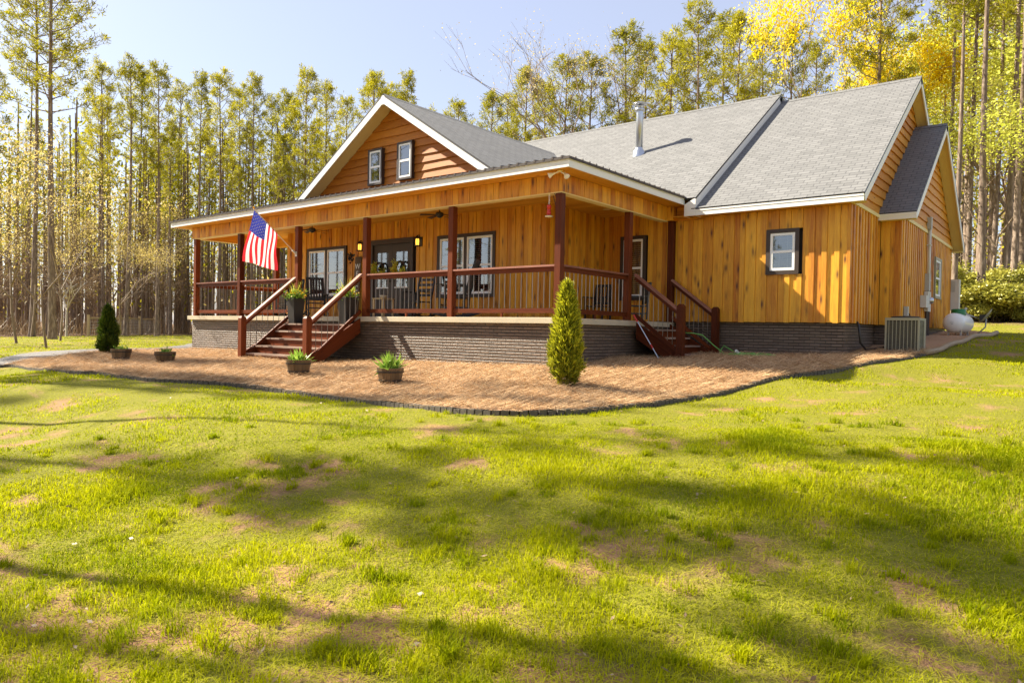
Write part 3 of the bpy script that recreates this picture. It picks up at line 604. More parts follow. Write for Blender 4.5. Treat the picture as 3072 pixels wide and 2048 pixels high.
stairs('stairs',frame((.12,2.75,0),(0,1,0),(1,0,0)),1.53,4,.172,.25,0,(-.12,1.62),.30,400)

# ======================= OBJECTS =======================
def tt(name,label,cat,loc,rz=0,group=None): return thing(name,label,cat,loc,rz,group)
# ---- flag: pole from the post, cloth hanging from it ----
fl=tt('flag','stars and stripes flag on a slanted pole from the porch post left of the steps','flag',(-8.31,0,1.606))
tip=Vector((.06,-1.267,.976)); m=MB(1); m.tube([(0,.02,-.02),tuple(tip)],.0125,8); m.build('pole',M['rope'],fl)
m=MB(2); m.box((-.05,-.012,-.06),(.03,-.001,.06)); m.tube([(0,-.0,-.005),(.006,-.12,.09)],.024,10); m.build('bracket',M['ltgrey'],fl)
m=MB(3); m.lathe([(0,.0),(.022,.02),(.026,.045),(0,.07)],10,Matrix.Translation(tip)); m.build('finial',M['flower'],fl,True)
h0=tip*.985; h1=Vector((.055,-.60,.345+.12)); NU,NV=39,60
bl=Vector((-.445,-1.22,-.265)); br=Vector((-.045,-.56,-.47))
def fpt(u,v):
    # u along hoist (0 = tip), v down the fly
    top=h0.lerp(h1,u); bot=bl.lerp(br,u); p=top.lerp(bot,v)
    w=math.sin(u*9+v*5.)*.035*v**.7+math.sin(u*15-v*3+1)*.018*v**.8+math.sin(v*7+u*2)*.02*v
    return p+Vector((w*.9,w*.35,.0))+Vector((-.03,-.02,0))*math.sin(v*3.1)*(1-u)
for nm,side in (('cloth',1),):
    V=[];F=[];mi=[]
    for i in range(NU+1):
        for j in range(NV+1): V.append(tuple(fpt(i/NU,j/NV)))
    for i in range(NU):
        for j in range(NV):
            F.append([i*(NV+1)+j,(i+1)*(NV+1)+j,(i+1)*(NV+1)+j+1,i*(NV+1)+j+1]); st=i//3
            mi.append(2 if (st<7 and j<NV*.4) else (0 if st%2==0 else 1))
    def cloth(n_,c):
        mm,n,b=newmat(n_); b.inputs['Base Color'].default_value=(*c,1); b.inputs['Roughness'].default_value=.8; t=N(n,'ShaderNodeBsdfTranslucent'); t.inputs[0].default_value=(*c,1); ms=N(n,'ShaderNodeMixShader'); ms.inputs[0].default_value=.4
        n.links.new(b.outputs[0],ms.inputs[1]);n.links.new(t.outputs[0],ms.inputs[2]);n.links.new(ms.outputs[0],n.nodes['Material Output'].inputs[0]); return mm
    CR,CW,CB=cloth('flag_red',(.62,.03,.04)),cloth('flag_white',(.82,.80,.78)),cloth('flag_blue',(.03,.04,.26))
    me=np_mesh('cloth',V,F,[CR,CW,CB],mi=mi,k=4,smooth=True); o=bpy.data.objects.new('cloth',me); COL.objects.link(o); o.parent=fl
    V=[];F=[]
    for row in range(9):
        for c_ in range(6 if row%2==0 else 5):
            u=(row+1)/10*7/13; v=((c_*2+1+(row%2))/12)*.4; ce=fpt(u,v); eu=(fpt(u+.01,v)-ce).normalized(); ev=(fpt(u,v+.01)-ce).normalized(); nn=eu.cross(ev).normalized()
            for sg in (1,-1):
                b0=len(V); V.append(tuple(ce+nn*.003*sg))
                for k in range(10):
                    a=k*math.pi/5; r=.022 if k%2==0 else .009; V.append(tuple(ce+nn*.003*sg-ev*math.cos(a)*r+eu*math.sin(a)*r))
                for k in range(10): F.append([b0,b0+1+k,b0+1+(k+1)%10])
    me=np_mesh('star_field',V,F,[CW]); o2=bpy.data.objects.new('star_field',me); COL.objects.link(o2); o2.parent=o
# ---- rocking chairs ----
def chair(loc,rz,label,kind,group,sc=1.0):
    ch=tt('rocking_chair' if kind!='arm' else 'porch_chair',label,'chair',loc,rz,group); B=M['black']; m=MB(1)
    # faces -y locally
    m.box((-.26,-.25,.38),(.26,.24,.405)) if kind!='slats' else [m.box((-.26,-.25+k*.07,.38),(.26,-.19+k*.07,.40)) for k in range(7)]
    m.build('seat',B,ch)
    for sx in (-.25,.25):
        m=MB(2); m.beam((sx,-.24,.05),(sx,-.25,.62),.04,.04,up=(1,0,0)); m.build('leg',B,ch)
        m=MB(3); m.beam((sx,.22,.05),(sx,.24,.62),.04,.04,up=(1,0,0)); m.build('leg',B,ch)
        m=MB(4); m.box((sx-.045,-.31,.62),(sx+.045,.26,.645)); m.build('armrest',B,ch)
        if kind!='arm':
            m=MB(5); P=[(sx,-.42+.105*k,.03+.0+.10*((k-4)/4.5)**2) for k in range(10)]
            for a,b in zip(P,P[1:]): m.beam(a,b,.032,.045)
            m.build('rocker',B,ch)
        m=MB(6); m.beam((sx,-.24,.2),(sx,.22,.2),.025,.03); m.build('stretcher',B,ch)
    bk=part('backrest',ch); tl=.22 if kind!='arm' else .10; T=1.12 if kind!='arm' else .98
    for sx in (-.24,.24): m=MB(7); m.beam((sx,.22,.36),(sx*.94,.22+tl,T),.04,.035,up=(1,0,0)); m.build('back_post',B,bk)
    def at_(f): return (.22+tl*f, .36+(T-.36)*f)
    if kind=='ladder':
        for f in (.28,.45,.62,.79,.95): y,z=at_(f); m=MB(8); m.beam((-.23,y,z),(.23,y,z),.018,.065); m.build('slat',B,bk)
    else:
        for f in (.2,.97): y,z=at_(f); m=MB(8); m.beam((-.24,y,z),(.24,y,z),.02,.07); m.build('rail',B,bk)
        for k in range(6): x=-.19+.076*k; a=at_(.2);b=at_(.97); m=MB(9); m.beam((x,*a),(x,*b),.066 if sc>1 else .045,.012,up=(0,1,0)); m.build('slat',B,bk)
    m=MB(10); m.beam((-.25,-.24,.25),(.25,-.24,.25),.03,.03); m.build('rung',B,ch)
    if sc!=1: ch.scale=(sc,sc,sc)
    return ch
chair((-9.0,1.15,0),R(62),'black rocking chair in front of the left porch window, behind the steps','slats','chairs on the porch')
chair((-10.4,1.2,0),R(25),'black rocking chair nearest the left end of the porch','slats','chairs on the porch')
chair((-5.12,1.25,0),R(8),'black ladder-back rocking chair just right of the double door','ladder','chairs on the porch')
chair((-3.62,1.0,0),R(-58),'large dark rocking chair below the right front window','slats','chairs on the porch',1.18)
chair((-1.50,3.75,0),R(4),'black slatted armchair left of the tall recessed window','arm','chairs on the porch',.9)
chair((-.42,3.65,0),R(-48),'black slatted armchair right of the tall window, by the side steps','arm','chairs on the porch',.9)
t=tt('side_table','small wooden side table holding a bowl, in front of the double door','table',(-6.35,1.25,0))
m=MB(1); m.box((-.21,-.21,.47),(.21,.21,.50)); m.build('table_top',M['fencewood'],t)
for a in (-.17,.17):
    for b in (-.17,.17): m=MB(2); m.box((a-.02,b-.02,0),(a+.02,b+.02,.47)); m.build('leg',M['fencewood'],t)
m=MB(3); m.lathe([(.0,0),(.06,.0),(.10,.05),(.11,.075),(.095,.07),(0,.02)],16); bo=m.build('bowl',M['rope'],smooth=True,loc=(-6.35,1.25,.50)); tag(bo,'cream bowl on the small side table by the door','bowl')
# wall lanterns
for i,(x,lb) in enumerate(((-8.12,'lit amber wall lantern on the pine wall left of the double door'),(-5.83,'lit amber wall lantern on the pine wall right of the double door'))):
    w=tt('wall_lantern',lb,'wall lamp',(x,DP-.012,1.99),0,'lanterns beside the front door')
    m=MB(1); m.box((-.05,-.02,-.12),(.05,0,.12)); m.build('back_plate',M['black'],w)
    m=MB(2); m.tube([(0,-.02,.06),(0,-.08,.16),(0,-.14,.15)],.012,6); m.build('arm',M['black'],w)
    m=MB(3); m.lathe([(.085,-.13),(.09,-.11),(.03,-.11)],12,Matrix.Translation((0,-.14,0))); m.lathe([(.09,.07),(.05,.11),(.02,.14),(0,.15)],12,Matrix.Translation((0,-.14,0)))
    for k in range(4): a=k*math.pi/2+.78; m.tube([(.075*math.cos(a),-.14+.075*math.sin(a),-.12),(.075*math.cos(a),-.14+.075*math.sin(a),.08)],.006,4)
    m.build('cage',M['black'],w)
    m=MB(4); m.lathe([(0,-.10),(.040,-.10),(.046,0),(.04,.06),(0,.06)],14,Matrix.Translation((0,-.14,0))); m.build('glass',M['lamp'],w,True)
# wreaths
def leafcloud(name,n,fn,ln,w,mat,parent,seed,tone=None):
    q=np.random.RandomState(seed); P,Dn=fn(q,n); s=np.cross(Dn,q.normal(size=(n,3))); s/=np.linalg.norm(s,axis=1)[:,None]+1e-9
    l=ln*q.uniform(.6,1.2,n)[:,None]; V=np.stack([P,P+Dn*l*.5+s*w*q.uniform(.7,1.3,n)[:,None],P+Dn*l,P+Dn*l*.5-s*w],1).reshape(-1,3)
    me=np_mesh(name,V,np.arange(4*n).reshape(-1,4),mat,tone=q.rand(n) if tone is None else np.clip(tone+q.uniform(-.25,.25,n),0,1),k=4)
    o=bpy.data.objects.new(name,me); COL.objects.link(o); 
    if parent:o.parent=parent
    return o
def unit(q,n,up=0.): v=q.normal(size=(n,3)); v[:,2]+=up; return v/np.linalg.norm(v,axis=1)[:,None]
for i,(x,lb) in enumerate(((-7.38,'twig wreath with yellow flowers low on the left door leaf'),(-6.53,'twig wreath with yellow flowers on the right door leaf'))):
    w=tt('door_wreath',lb,'wreath',(x,DP-.07,1.33),0,'wreaths on the double door')
    m=MB(4+i); 
    for k in range(10):
        a0=m.r.random()*6; m.tube([((.175+m.r.uniform(-.025,.025))*math.cos(a0+a*.45),m.r.uniform(-.03,.02),(.175+m.r.uniform(-.025,.025))*math.sin(a0+a*.45)) for a in range(15)],.010,4)
    m.build('twig_ring',M['dkbrown'],w)
    def ring(q,n,lo=math.pi*.75,hi=math.pi*1.85,s=.05):
        a=q.uniform(lo,hi,n); P=np.stack([.175*np.cos(a),np.full(n,-.04),.175*np.sin(a)],-1)+q.normal(size=(n,3))*s*np.array([1,.4,1]); D=unit(q,n); D[:,1]=-abs(D[:,1]); return P,D
    leafcloud('leaves',260,lambda q,n:ring(q,n),.11,.017,M['ygleaf'],w,5+i); leafcloud('flowers',120,lambda q,n:ring(q,n,math.pi*.85,math.pi*1.6,.045),.065,.024,M['flower'],w,8+i)
# welcome board
w=tt('welcome_sign','tall dark leaning board lettered WELCOME beside the left lantern, partly behind the post','sign',(-8.30,1.90,0))
m=MB(1); F=Matrix.Rotation(-.07,4,'X'); m.box((-.13,-.012,0),(.13,.012,1.72),F); m.build('board',M['barrel'],w)
LV=[];LF=[]
for k,chx in enumerate('WELCOME'):
    cu=bpy.data.curves.new('letter','FONT'); cu.body=chx; cu.size=.21; cu.align_x='CENTER'; cu.extrude=.002; cu.resolution_u=3
    o=bpy.data.objects.new('letter',cu); COL.objects.link(o); bpy.context.view_layer.update(); me=bpy.data.meshes.new_from_object(o.evaluated_get(bpy.context.evaluated_depsgraph_get())); T=F@Matrix.Translation((0,-.016,1.38-k*.205))@Matrix.Rotation(math.pi/2,4,'X')
    b0=len(LV); LV+=[tuple(T@v.co) for v in me.vertices]; LF+=[[b0+i for i in p.vertices] for p in me.polygons]; bpy.data.objects.remove(o); bpy.data.curves.remove(cu)
me=bpy.data.meshes.new('lettering'); me.from_pydata(LV,[],LF); me.materials.append(M['vinyl']); o=bpy.data.objects.new('lettering',me); COL.objects.link(o); o.parent=w
leafcloud('bow',60,lambda q,n:((q.normal(size=(n,3))*np.array([.05,.02,.05])+np.array([0,-.16,1.68])),unit(q,n)),.09,.03,M['dkbrown'],w,9)
# ceiling fans
for (x,y,lb) in ((-4.15,1.0,'dark ceiling fan over the middle of the porch'),(-9.05,1.0,'dark ceiling fan over the left bay of the porch')):
    f=tt('ceiling_fan',lb,'ceiling fan',(x,y,2.60),.4,'porch ceiling fans'); m=MB(1); m.lathe([(0,0),(.06,0),(.05,-.03),(.012,-.04),(.012,-.13),(.08,-.15),(.10,-.19),(.08,-.24),(.03,-.27),(0,-.28)],16); m.build('motor',M['black'],f,True)
    for k in range(5):
        a=k*2*math.pi/5; m=MB(2); T=Matrix.Rotation(a,4,'Z'); m.hexa([(.09,-.02,-.215),(.46,-.06,-.245),(.46,.06,-.225),(.09,.02,-.200),(.09,-.02,-.208),(.46,-.06,-.238),(.46,.06,-.218),(.09,.02,-.193)],T); m.build('blade',M['dkbrown'],f)
# feeder
f=tt('bird_feeder','red hanging bird feeder on a chain from a black bracket on the corner post','bird feeder',(-.28,-.0,2.36))
m=MB(1); m.tube([(.14,.02,-.10),(.10,.0,.0),(.02,0,.01),(0,0,-.0)],.007,6); m.tube([(.14,.02,-.28),(.09,.01,-.08)],.006,5); m.build('bracket',M['black'],f)
m=MB(2)
for k in range(5): z=-.02-.045*k; m.tube([(.012*math.cos(a)*(1 if k%2 else 0),.012*math.cos(a)*(0 if k%2 else 1),z-.02+.025*math.sin(a)) for a in [i*math.pi/4 for i in range(9)]],.004,4)
m.build('chain',M['vinyl'],f)
m=MB(3); m.lathe([(0,-.24),(.035,-.24),(.045,-.26),(.045,-.30),(.036,-.31),(.036,-.37),(.045,-.38),(.045,-.43),(0,-.44)],16); m.build('tube_body',M['redgl'],f,True)
m=MB(4); m.lathe([(0,-.44),(.075,-.45),(.08,-.465),(.03,-.475),(0,-.475)],16); m.build('perch_dish',M['rope'],f,True)
# floodlight
f=tt('flood_light','twin white flood light under the porch eave at the corner','flood light',(.14,-.26,2.668)); m=MB(1); m.lathe([(0,0),(.05,0),(.05,-.02),(0,-.025)],14); m.build('base',M['cream'],f,True)
for nm_,d in (('a',Vector((-.17,-.05,-.07))),('b',Vector((.09,.06,-.09)))):
    m=MB(2); T=Matrix.Translation(d)@Vector((d.x,d.y-.08,-.10)).to_track_quat('Z','Y').to_matrix().to_4x4(); m.lathe([(0,-.09),(.022,-.08),(.026,-.03),(.052,.03),(.055,.045),(.03,.05),(0,.05)],14,T); m.tube([(0,0,-.015),tuple(d)],.012,6); m.build('lamp_head',M['vinyl'],f,True)
r_=tt('recessed_light','round flat light let into the porch ceiling near the side steps','ceiling light',(-1.13,3.45,2.60)); m=MB(1); m.lathe([(0,-.003),(.09,-.004),(.10,-.001),(.10,.004)],20); m.build('lens',M['cream'],r_,True)
# ---- planters by the steps ----
def planter(x,y,label,seed):
    p=tt('planter',label,'planter',(x,y,-.182),0,'tall black planters at the top of the steps'); a,b,h=.115,.165,.60
    m=MB(1); m.hexa([(-a,-a,0),(a,-a,0),(a,a,0),(-a,a,0),(-b,-b,h),(b,-b,h),(b,b,h),(-b,b,h)]); m.build('pot',M['black'],p)
    m=MB(3); m.box((-b-.015,-b-.015,h-.001),(b+.015,-b+.02,h+.03)); m.box((-b-.015,b-.02,h-.001),(b+.015,b+.015,h+.03)); m.box((-b-.015,-b+.021,h-.001),(-b+.02,b-.021,h+.03)); m.box((b-.02,-b+.021,h-.001),(b+.015,b-.021,h+.03)); m.build('rim',M['black'],p)
    m=MB(2); m.box((-b+.02,-b+.02,h+.001),(b-.02,b-.02,h+.015)); m.build('soil',M['soil'],p)
    pl=part('plant',p)
    leafcloud('foliage',420,lambda q,n:(q.normal(size=(n,3))*np.array([.10,.10,.06])+np.array([0,0,h+.10]),unit(q,n,.5)),.09,.016,M['bulb'],pl,seed)
    leafcloud('blossoms',110,lambda q,n:(q.normal(size=(n,3))*np.array([.12,.12,.05])+np.array([0,0,h+.14]),unit(q,n,.8)),.04,.02,M['flower'],pl,seed+1)
    leafcloud('spikes',40,lambda q,n:(q.normal(size=(n,3))*.03+np.array([0,0,h+.05]),unit(q,n,2.2)),.42,.006,M['ygleaf'],pl,seed+2)
planter(-7.92,-.27,'tall black planter of bright foliage at the left of the top step',21)
planter(-5.88,-.27,'tall black planter of yellow flowers at the right of the top step',31)
# ---- barrel pots ----
def pot(x,y,label,seed,s=1.,plant=(.5,.2,60)):
    z=g1(x,y)+.05; p=tt('barrel_planter',label,'planter',(x,y,z),0,'half barrel planters in the pine straw'); p.scale=(s,s,s)
    m=MB(seed); n=18
    for k in range(n):
        a0=2*math.pi*k/n+.012;a1=2*math.pi*(k+1)/n-.012; prof=[(.165,0),(.192,.10),(.212,.19),(.225,.265)]
        t=m.r.random()
        for (r0,z0),(r1,z1) in zip(prof,prof[1:]): m.poly([(r0*math.cos(a0),r0*math.sin(a0),z0),(r0*math.cos(a1),r0*math.sin(a1),z0),(r1*math.cos(a1),r1*math.sin(a1),z1),(r1*math.cos(a0),r1*math.sin(a0),z1)],[(0,z0),(.07,z0),(.07,z1),(0,z1)],None,t)
    m.lathe([(.160,0),(.205,.19),(.218,.262),(.195,.265),(.185,.2),(0,.2)],24,t=.3); m.build('barrel',M['barrel'],p)
    for z0,r in ((.06,.184),(.20,.2155)):
        m=MB(2); m.lathe([(r+.0,z0-.012),(r+.006,z0-.012),(r+.011,z0+.014),(r+.004,z0+.014)],24); m.build('hoop',M['black'],p)
    m=MB(3); m.lathe([(.186,.215),(.1,.235),(0,.24)],20); m.build('soil',M['soil'],p,True)
    hh,sp,nn=plant; pl=part('plant',p)
    leafcloud('leaves',nn*3,lambda q,n:(q.normal(size=(n,3))*np.array([.045,.045,.005])*1.2+np.array([0,0,.23]),unit(q,n,1.7)),hh*.36,.013,M['bulb'],pl,seed)
    leafcloud('leaf_tips',nn*2,lambda q,n:(q.normal(size=(n,3))*np.array([.07,.07,.03])+np.array([0,0,.27]),unit(q,n,1.1)),hh*.16,.016,M['bulb'],pl,seed+1,tone=.7)
    return p
pot(-9.64,-3.73,'half barrel planter furthest left, beside the small dark evergreen',51,1.,(.40,.2,16))
pot(-8.40,-3.31,'half barrel planter standing alone between the small evergreen and the front steps',52,1.,(.40,.2,16))
pot(-3.30,-3.36,'half barrel planter of green shoots just in front of the steps newel post',53,1.,(.65,.2,34))
pot(-1.45,-2.84,'half barrel planter of tall green bulbs between the steps and the big arborvitae',54,1.02,(.80,.2,44))
# ---- arborvitae ----
def arb(x,y,h,rad,label,mat,n,seed,brown=True):
    z=g1(x,y)+.04; a=tt('arborvitae',label,'evergreen shrub',(x,y,z))
    m=MB(1); m.tube([(0,0,-.1),(.01,0,h*.4),(0,.01,h*.85)],[.035,.02,.006],7); m.build('trunk',M['bark'],a)
    q=np.random.RandomState(seed); nc=int(n/48); zz=q.rand(nc)**1.15; th=q.uniform(0,2*math.pi,nc)
    prof=np.interp(zz,[0,.05,.15,.35,.6,.8,.93,1],[.38,.72,.95,1.,.74,.46,.24,.04])*rad*(1+.16*np.sin(th*3+zz*9)+q.uniform(-.40,.42,nc))
    rr=prof*np.sqrt(q.uniform(.40,1,nc)); C=np.stack([rr*np.cos(th),rr*np.sin(th),.05*h+zz*h*.94],-1); out=np.stack([np.cos(th),np.sin(th),0*th],-1)
    Vs_=[];
    CC=np.repeat(C,48,0)+q.normal(size=(nc*48,3))*np.array([.030,.030,.055])*rad/.3; OO=np.repeat(out,48,0); D=OO*.55+np.array([0,0,.95])+q.normal(size=CC.shape)*.38; D/=np.linalg.norm(D,axis=1)[:,None]
    tn=np.clip(np.repeat(q.rand(nc),48)*.75+q.rand(nc*48)*.35-.35*(1-np.repeat(rr/prof,48))/.4,0,1)  # inner sprays toned darker: shade inside the shrub put into the colour
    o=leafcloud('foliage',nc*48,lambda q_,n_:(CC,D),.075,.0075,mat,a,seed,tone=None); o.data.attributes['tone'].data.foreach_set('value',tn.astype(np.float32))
    leafcloud('outer_sprays',1500 if brown else 900,lambda q,n:(lambda z_,t_:(np.stack([np.interp(z_,[0,.05,.15,.35,.6,.8,.93,1],[.38,.72,.95,1.,.74,.46,.24,.06])*rad*1.02*np.cos(t_)*q.uniform(.9,1.14,n),np.interp(z_,[0,.05,.15,.35,.6,.8,.93,1],[.38,.72,.95,1.,.74,.46,.24,.06])*rad*1.02*np.sin(t_)*q.uniform(.9,1.14,n),.05*h+z_*h*.95],-1),(lambda d:d/np.linalg.norm(d,axis=1)[:,None])(np.stack([np.cos(t_)*.9,np.sin(t_)*.9,.8+0*t_],-1)+q.normal(size=(n,3))*.3)))(q.rand(n),q.uniform(0,6.28,n)),.12,.009,mat,a,seed+9,tone=.85 if brown else .6)  # outer sprays toned lighter, as highlights painted on the shrub's surface
    if brown: leafcloud('dead_sprays',900,lambda q,n:(np.stack([q.normal(size=n)*rad*.35,q.normal(size=n)*rad*.35,abs(q.normal(size=n))*.12*h+.05],-1),unit(q,n,.3)),.07,.006,M['brownleaf'],a,seed+3)
arb(1.58,-2.06,1.52,.19,'tall bright green conical arborvitae in front of the porch corner',M['arb'],30000,61)
arb(-11.3,-3.35,1.17,.19,'small dark green conical arborvitae at the left end of the straw bed',M['arb2'],16000,62,False)
# ---- air conditioner ----
ac=tt('air_conditioner','beige outdoor air conditioner with vertical grille on a black pad at the wing corner','air conditioner',(4.37,5.6,-.575)); wx,wy,hh=.64,.72,.73
m=MB(1); m.box((-.05,-.05,-.10),(wx+.05,wy+.05,.02)); m.build('pad',M['black'],ac)
m=MB(2); m.box((.03,.03,.03),(wx-.03,wy-.03,hh-.03)); m.build('coil',M['coil'],ac)
m=MB(3); m.box((0,0,hh-.055),(wx,wy,hh)); m.box((0,0,.0205),(wx,wy,.06))
for a,b in ((0,0),(wx-.035,0),(0,wy-.035),(wx-.035,wy-.035)): m.box((a,b,.0601),(a+.035,b+.035,hh-.0555))
m.build('casing',M['tan'],ac)
m=MB(4)
for k in range(8): x=.075+k*(wx-.15)/7; m.box((x-.006,.004,.061),(x+.006,.016,hh-.056))
z=.075
while z<hh-.07:
    m.box((wx-.012,.036,z),(wx-.002,wy-.25,z+.010)); m.box((.002,.036,z),(.012,wy-.036,z+.010)); z+=.024
z=.08
while z<hh-.07: m.box((.036,.018,z),(wx-.036,.021,z+.003)); z+=.02
m.build('grille',M['tan'],ac)
m=MB(5); m.box((wx-.0015,wy-.24,.062),(wx+.008,wy-.04,hh-.057)); m.build('side_panel',M['tan'],ac)
m=MB(6); m.lathe([(.27,0),(.28,.02),(.24,.035),(.10,.045),(0,.045)],20,Matrix.Translation((wx/2,wy/2,hh))); m.build('fan_guard',M['coil'],ac)
m=MB(7); m.tube([(-.42,-.9+.42,.62),(-.36,-.62,.55),(-.33,-.58,.2),(-.28,-.35,.06),(-.1,.1,.10),(.02,.15,.12)],.022,8); ls=m.build('refrigerant_line',M['black'],ac,True)
# ---- electric meter group ----
X0=XB+.026
e=tt('electric_meter','grey electric meter and breaker boxes with a tall conduit on the bump-out wall','electric meter',(X0,9.9,0))
m=MB(1); m.tube([(.06,.12,.6),(.06,.12,2.75)],.038,12); m.build('conduit',M['ltgrey'],e,True)
m=MB(2); m.box((.0,.04,2.52),(.10,.20,2.82)); m.build('weatherhead_box',M['grey'],e)
m=MB(3); m.box((0,-.06,.95),(.10,.16,1.38)); m.build('meter_socket',M['grey'],e)
m=MB(4); m.box((0,-.62,.50),(.13,-.12,.80)); m.build('breaker_box',M['ltgrey'],e)
m=MB(5); m.box((0,-.08,.42),(.09,.34,.93)); m.build('disconnect',M['ltgrey'],e)
m=MB(6); T=Matrix.Translation((.09,.12,.70))@Matrix.Rotation(math.pi/2,4,'Y'); m.lathe([(.085,0),(.085,.05),(.06,.09),(0,.10)],16,T); m.build('meter_dial',M['galv'],e,True)
for yy in (1.2,2.1): m=MB(7); m.box((.0,.06,yy),(.105,.18,yy+.025)); m.build('strap',M['ltgrey'],e)
for yy in (-.02,.26): m=MB(8); m.tube([(.05,yy,.42),(.05,yy,-.35)],.032,10); m.build('down_conduit',M['dkbrown'],e)
d=tt('disconnect_switch','small grey switch box with a looping whip on the bump-out wall above the condenser','switch box',(X0,7.35,.05)); m=MB(1); m.box((0,-.06,.15),(.08,.09,.40)); m.build('box',M['grey'],d)
m=MB(2); m.tube([(.05,.0,.15),(.09,.10,.0),(.12,.45,-.07),(.10,1.0,-.06),(.06,1.6,.02)],.012,7); m.build('whip',M['rope'],d,True)
m=MB(3); m.tube([(.04,.09,.3),(.07,.25,.22),(.07,.42,.05),(.04,.5,-.2)],.014,6); m.build('cable',M['dkbrown'],d,True)
g=tt('utility_cabinet','tall pale grey louvred cabinet mounted at the far end of the bump-out wall','utility cabinet',(4.40,14.27,.60))
m=MB(1); m.box((-.10,-.0,0),(.22,.30,.92)); m.build('cabinet',M['ltgrey'],g)
m=MB(2)
for k in range(9): m.box((-.085,-.008,.55+k*.035),(.12,-.0005,.57+k*.035))
m.build('louvre',M['grey'],g)
m=MB(3); m.tube([(-.12,-.05,.02),(-.17,-.06,.1),(-.16,-.05,-.1),(-.14,-.05,-.6)],.016,6); m.build('cable',M['dkbrown'],g,True)
# ---- propane tank ----
tx,ty=4.98,11.4; tz=g1(tx,ty)
t=tt('propane_tank','white horizontal propane tank with a green dome beside the house','propane tank',(tx,ty,tz+.02),R(-2)); Rr=.255; Lh=.68
prof=[(0,-Lh-.22)]+[(Rr*math.sin(a),-Lh-.22*math.cos(a)) for a in [k*math.pi/16 for k in range(1,9)]]+[(Rr*math.cos(a),Lh+.22*math.sin(a)) for a in [k*math.pi/16 for k in range(0,8)]]+[(0,Lh+.22)]
m=MB(1); m.lathe(prof,32,Matrix.Translation((0,0,Rr+.10))@Matrix.Rotation(-math.pi/2,4,'X')); m.build('tank_shell',M['tankw'],t,True)
m=MB(2); m.lathe([(.175,0),(.175,.11),(.165,.15),(.12,.165),(0,.17)],24,Matrix.Translation((0,-.05,Rr*2+.06))); m.build('valve_dome',M['green'],t,True)
for yy in (-.5,.5):
    for xx in (-.14,.14): m=MB(3); m.box((xx-.02,yy-.03,-.06),(xx+.02,yy+.03,.16)); m.build('foot',M['galv'],t)
m=MB(4); m.box((-.05,-Lh-.222,Rr+.10),(.03,-Lh-.215,Rr+.112)); m.box((-.03,-Lh-.222,Rr+.06),(.02,-Lh-.215,Rr+.072)); m.tube([(0,-Lh-.12,Rr*2+.02),(.01,-Lh-.20,Rr+.2)],.004,4); m.build('stencil_mark',M['grey'],t)
# ---- dish ----
sx,sy=5.35,12.6; sz=g1(sx,sy); d=tt('satellite_dish','tilted dark satellite dish on a bent mast beside the propane tank','satellite dish',(sx,sy,sz))
m=MB(1); m.box((-.36,-.25,0),(.06,.35,.045)); m.build('base_slab',M['conc'],d)
m=MB(2); m.tube([(-.05,0,.04),(.12,.0,.22),(.13,0,.45)],.02,8); m.build('mast',M['grey'],d,True)
ax=Vector((-.75,-.10,.55)).normalized(); T=Matrix.Translation((.15,0,.50))@ax.to_track_quat('Z','Y').to_matrix().to_4x4()
m=MB(3); m.lathe([(0,-.0),(.10,.006),(.18,.02),(.27,.05),(.275,.05),(.18,.012),(.1,-.006),(0,-.012)],28,T); m.build('reflector',M['tan'],d,True)
m=MB(4); m.tube([(.05,.0,.42),(-.30,-.05,.56),(-.42,-.06,.70)],.014,6); m.build('feed_arm',M['galv'],d,True)
m=MB(5); m.tube([(-.40,-.06,.68),(-.32,-.06,.74)],.035,10); m.tube([(-.44,-.02,.66),(-.36,-.02,.72)],.03,10); m.build('feed_horn',M['ltgrey'],d,True)
m=MB(6); m.box((-.02,-.07,.40),(.12,.07,.56)); m.build('mount',M['black'],d)
# ---- hose, stick ----
m=MB(1); P=[]
for k in range(150):
    a=k*.21; f=k/150; r=.30+.12*math.sin(a*.37)+.05*math.sin(a*1.3); x=2.15+r*1.25*math.cos(a)+.05*math.sin(k*.9); y=3.75+r*.55*math.sin(a); P.append((x,y,g1(x,y)+.075+.018*(k/26)%.05+.01*math.sin(a*2)))
m.tube(P,.0125,6)
a0=P[0]; m.tube([a0,(1.75,4.05,-.62),(1.50,4.12,-.50),(1.43,4.1,-.62),(1.55,3.8,-.70),(1.75,3.6,-.70)],.0125,6); m.tube([(1.55,4.05,-.68),(1.32,4.0,-.5),(1.12,3.85,-.28),(.92,3.75,-.24),(.74,3.75,-.24)],.0125,6)
h=m.build('garden_hose',M['hose'],smooth=True); tag(h,'bright green garden hose coiled on the straw beside the side steps','garden hose')
m=MB(1); m.box((1.93,3.64,g1(1.93,3.64)+.06),(2.03,3.72,g1(1.93,3.64)+.15)); m.tube([(1.98,3.68,-.62),(1.98,3.60,-.59)],.03,8); h=m.build('hose_sprinkler',M['ltgrey']); tag(h,'small pinkish sprinkler head lying on the coiled green hose','sprinkler')
t=tt('extension_pole','thin extension pole with a red grip leaning against the side steps','pole',(.84,2.42,g1(.84,2.42)+.05)); m=MB(1); a=Vector((0,0,0)); b=Vector((-.64,.02,.93)); m.tube([tuple(a),tuple(b)],.012,8); m.build('shaft',M['galv'],t); m=MB(2)
for f0,f1 in ((.26,.34),(.84,1.0)): m.tube([tuple(b*f0),tuple(b*f1)],.017,8)
m.build('grip',M['redgl'],t)

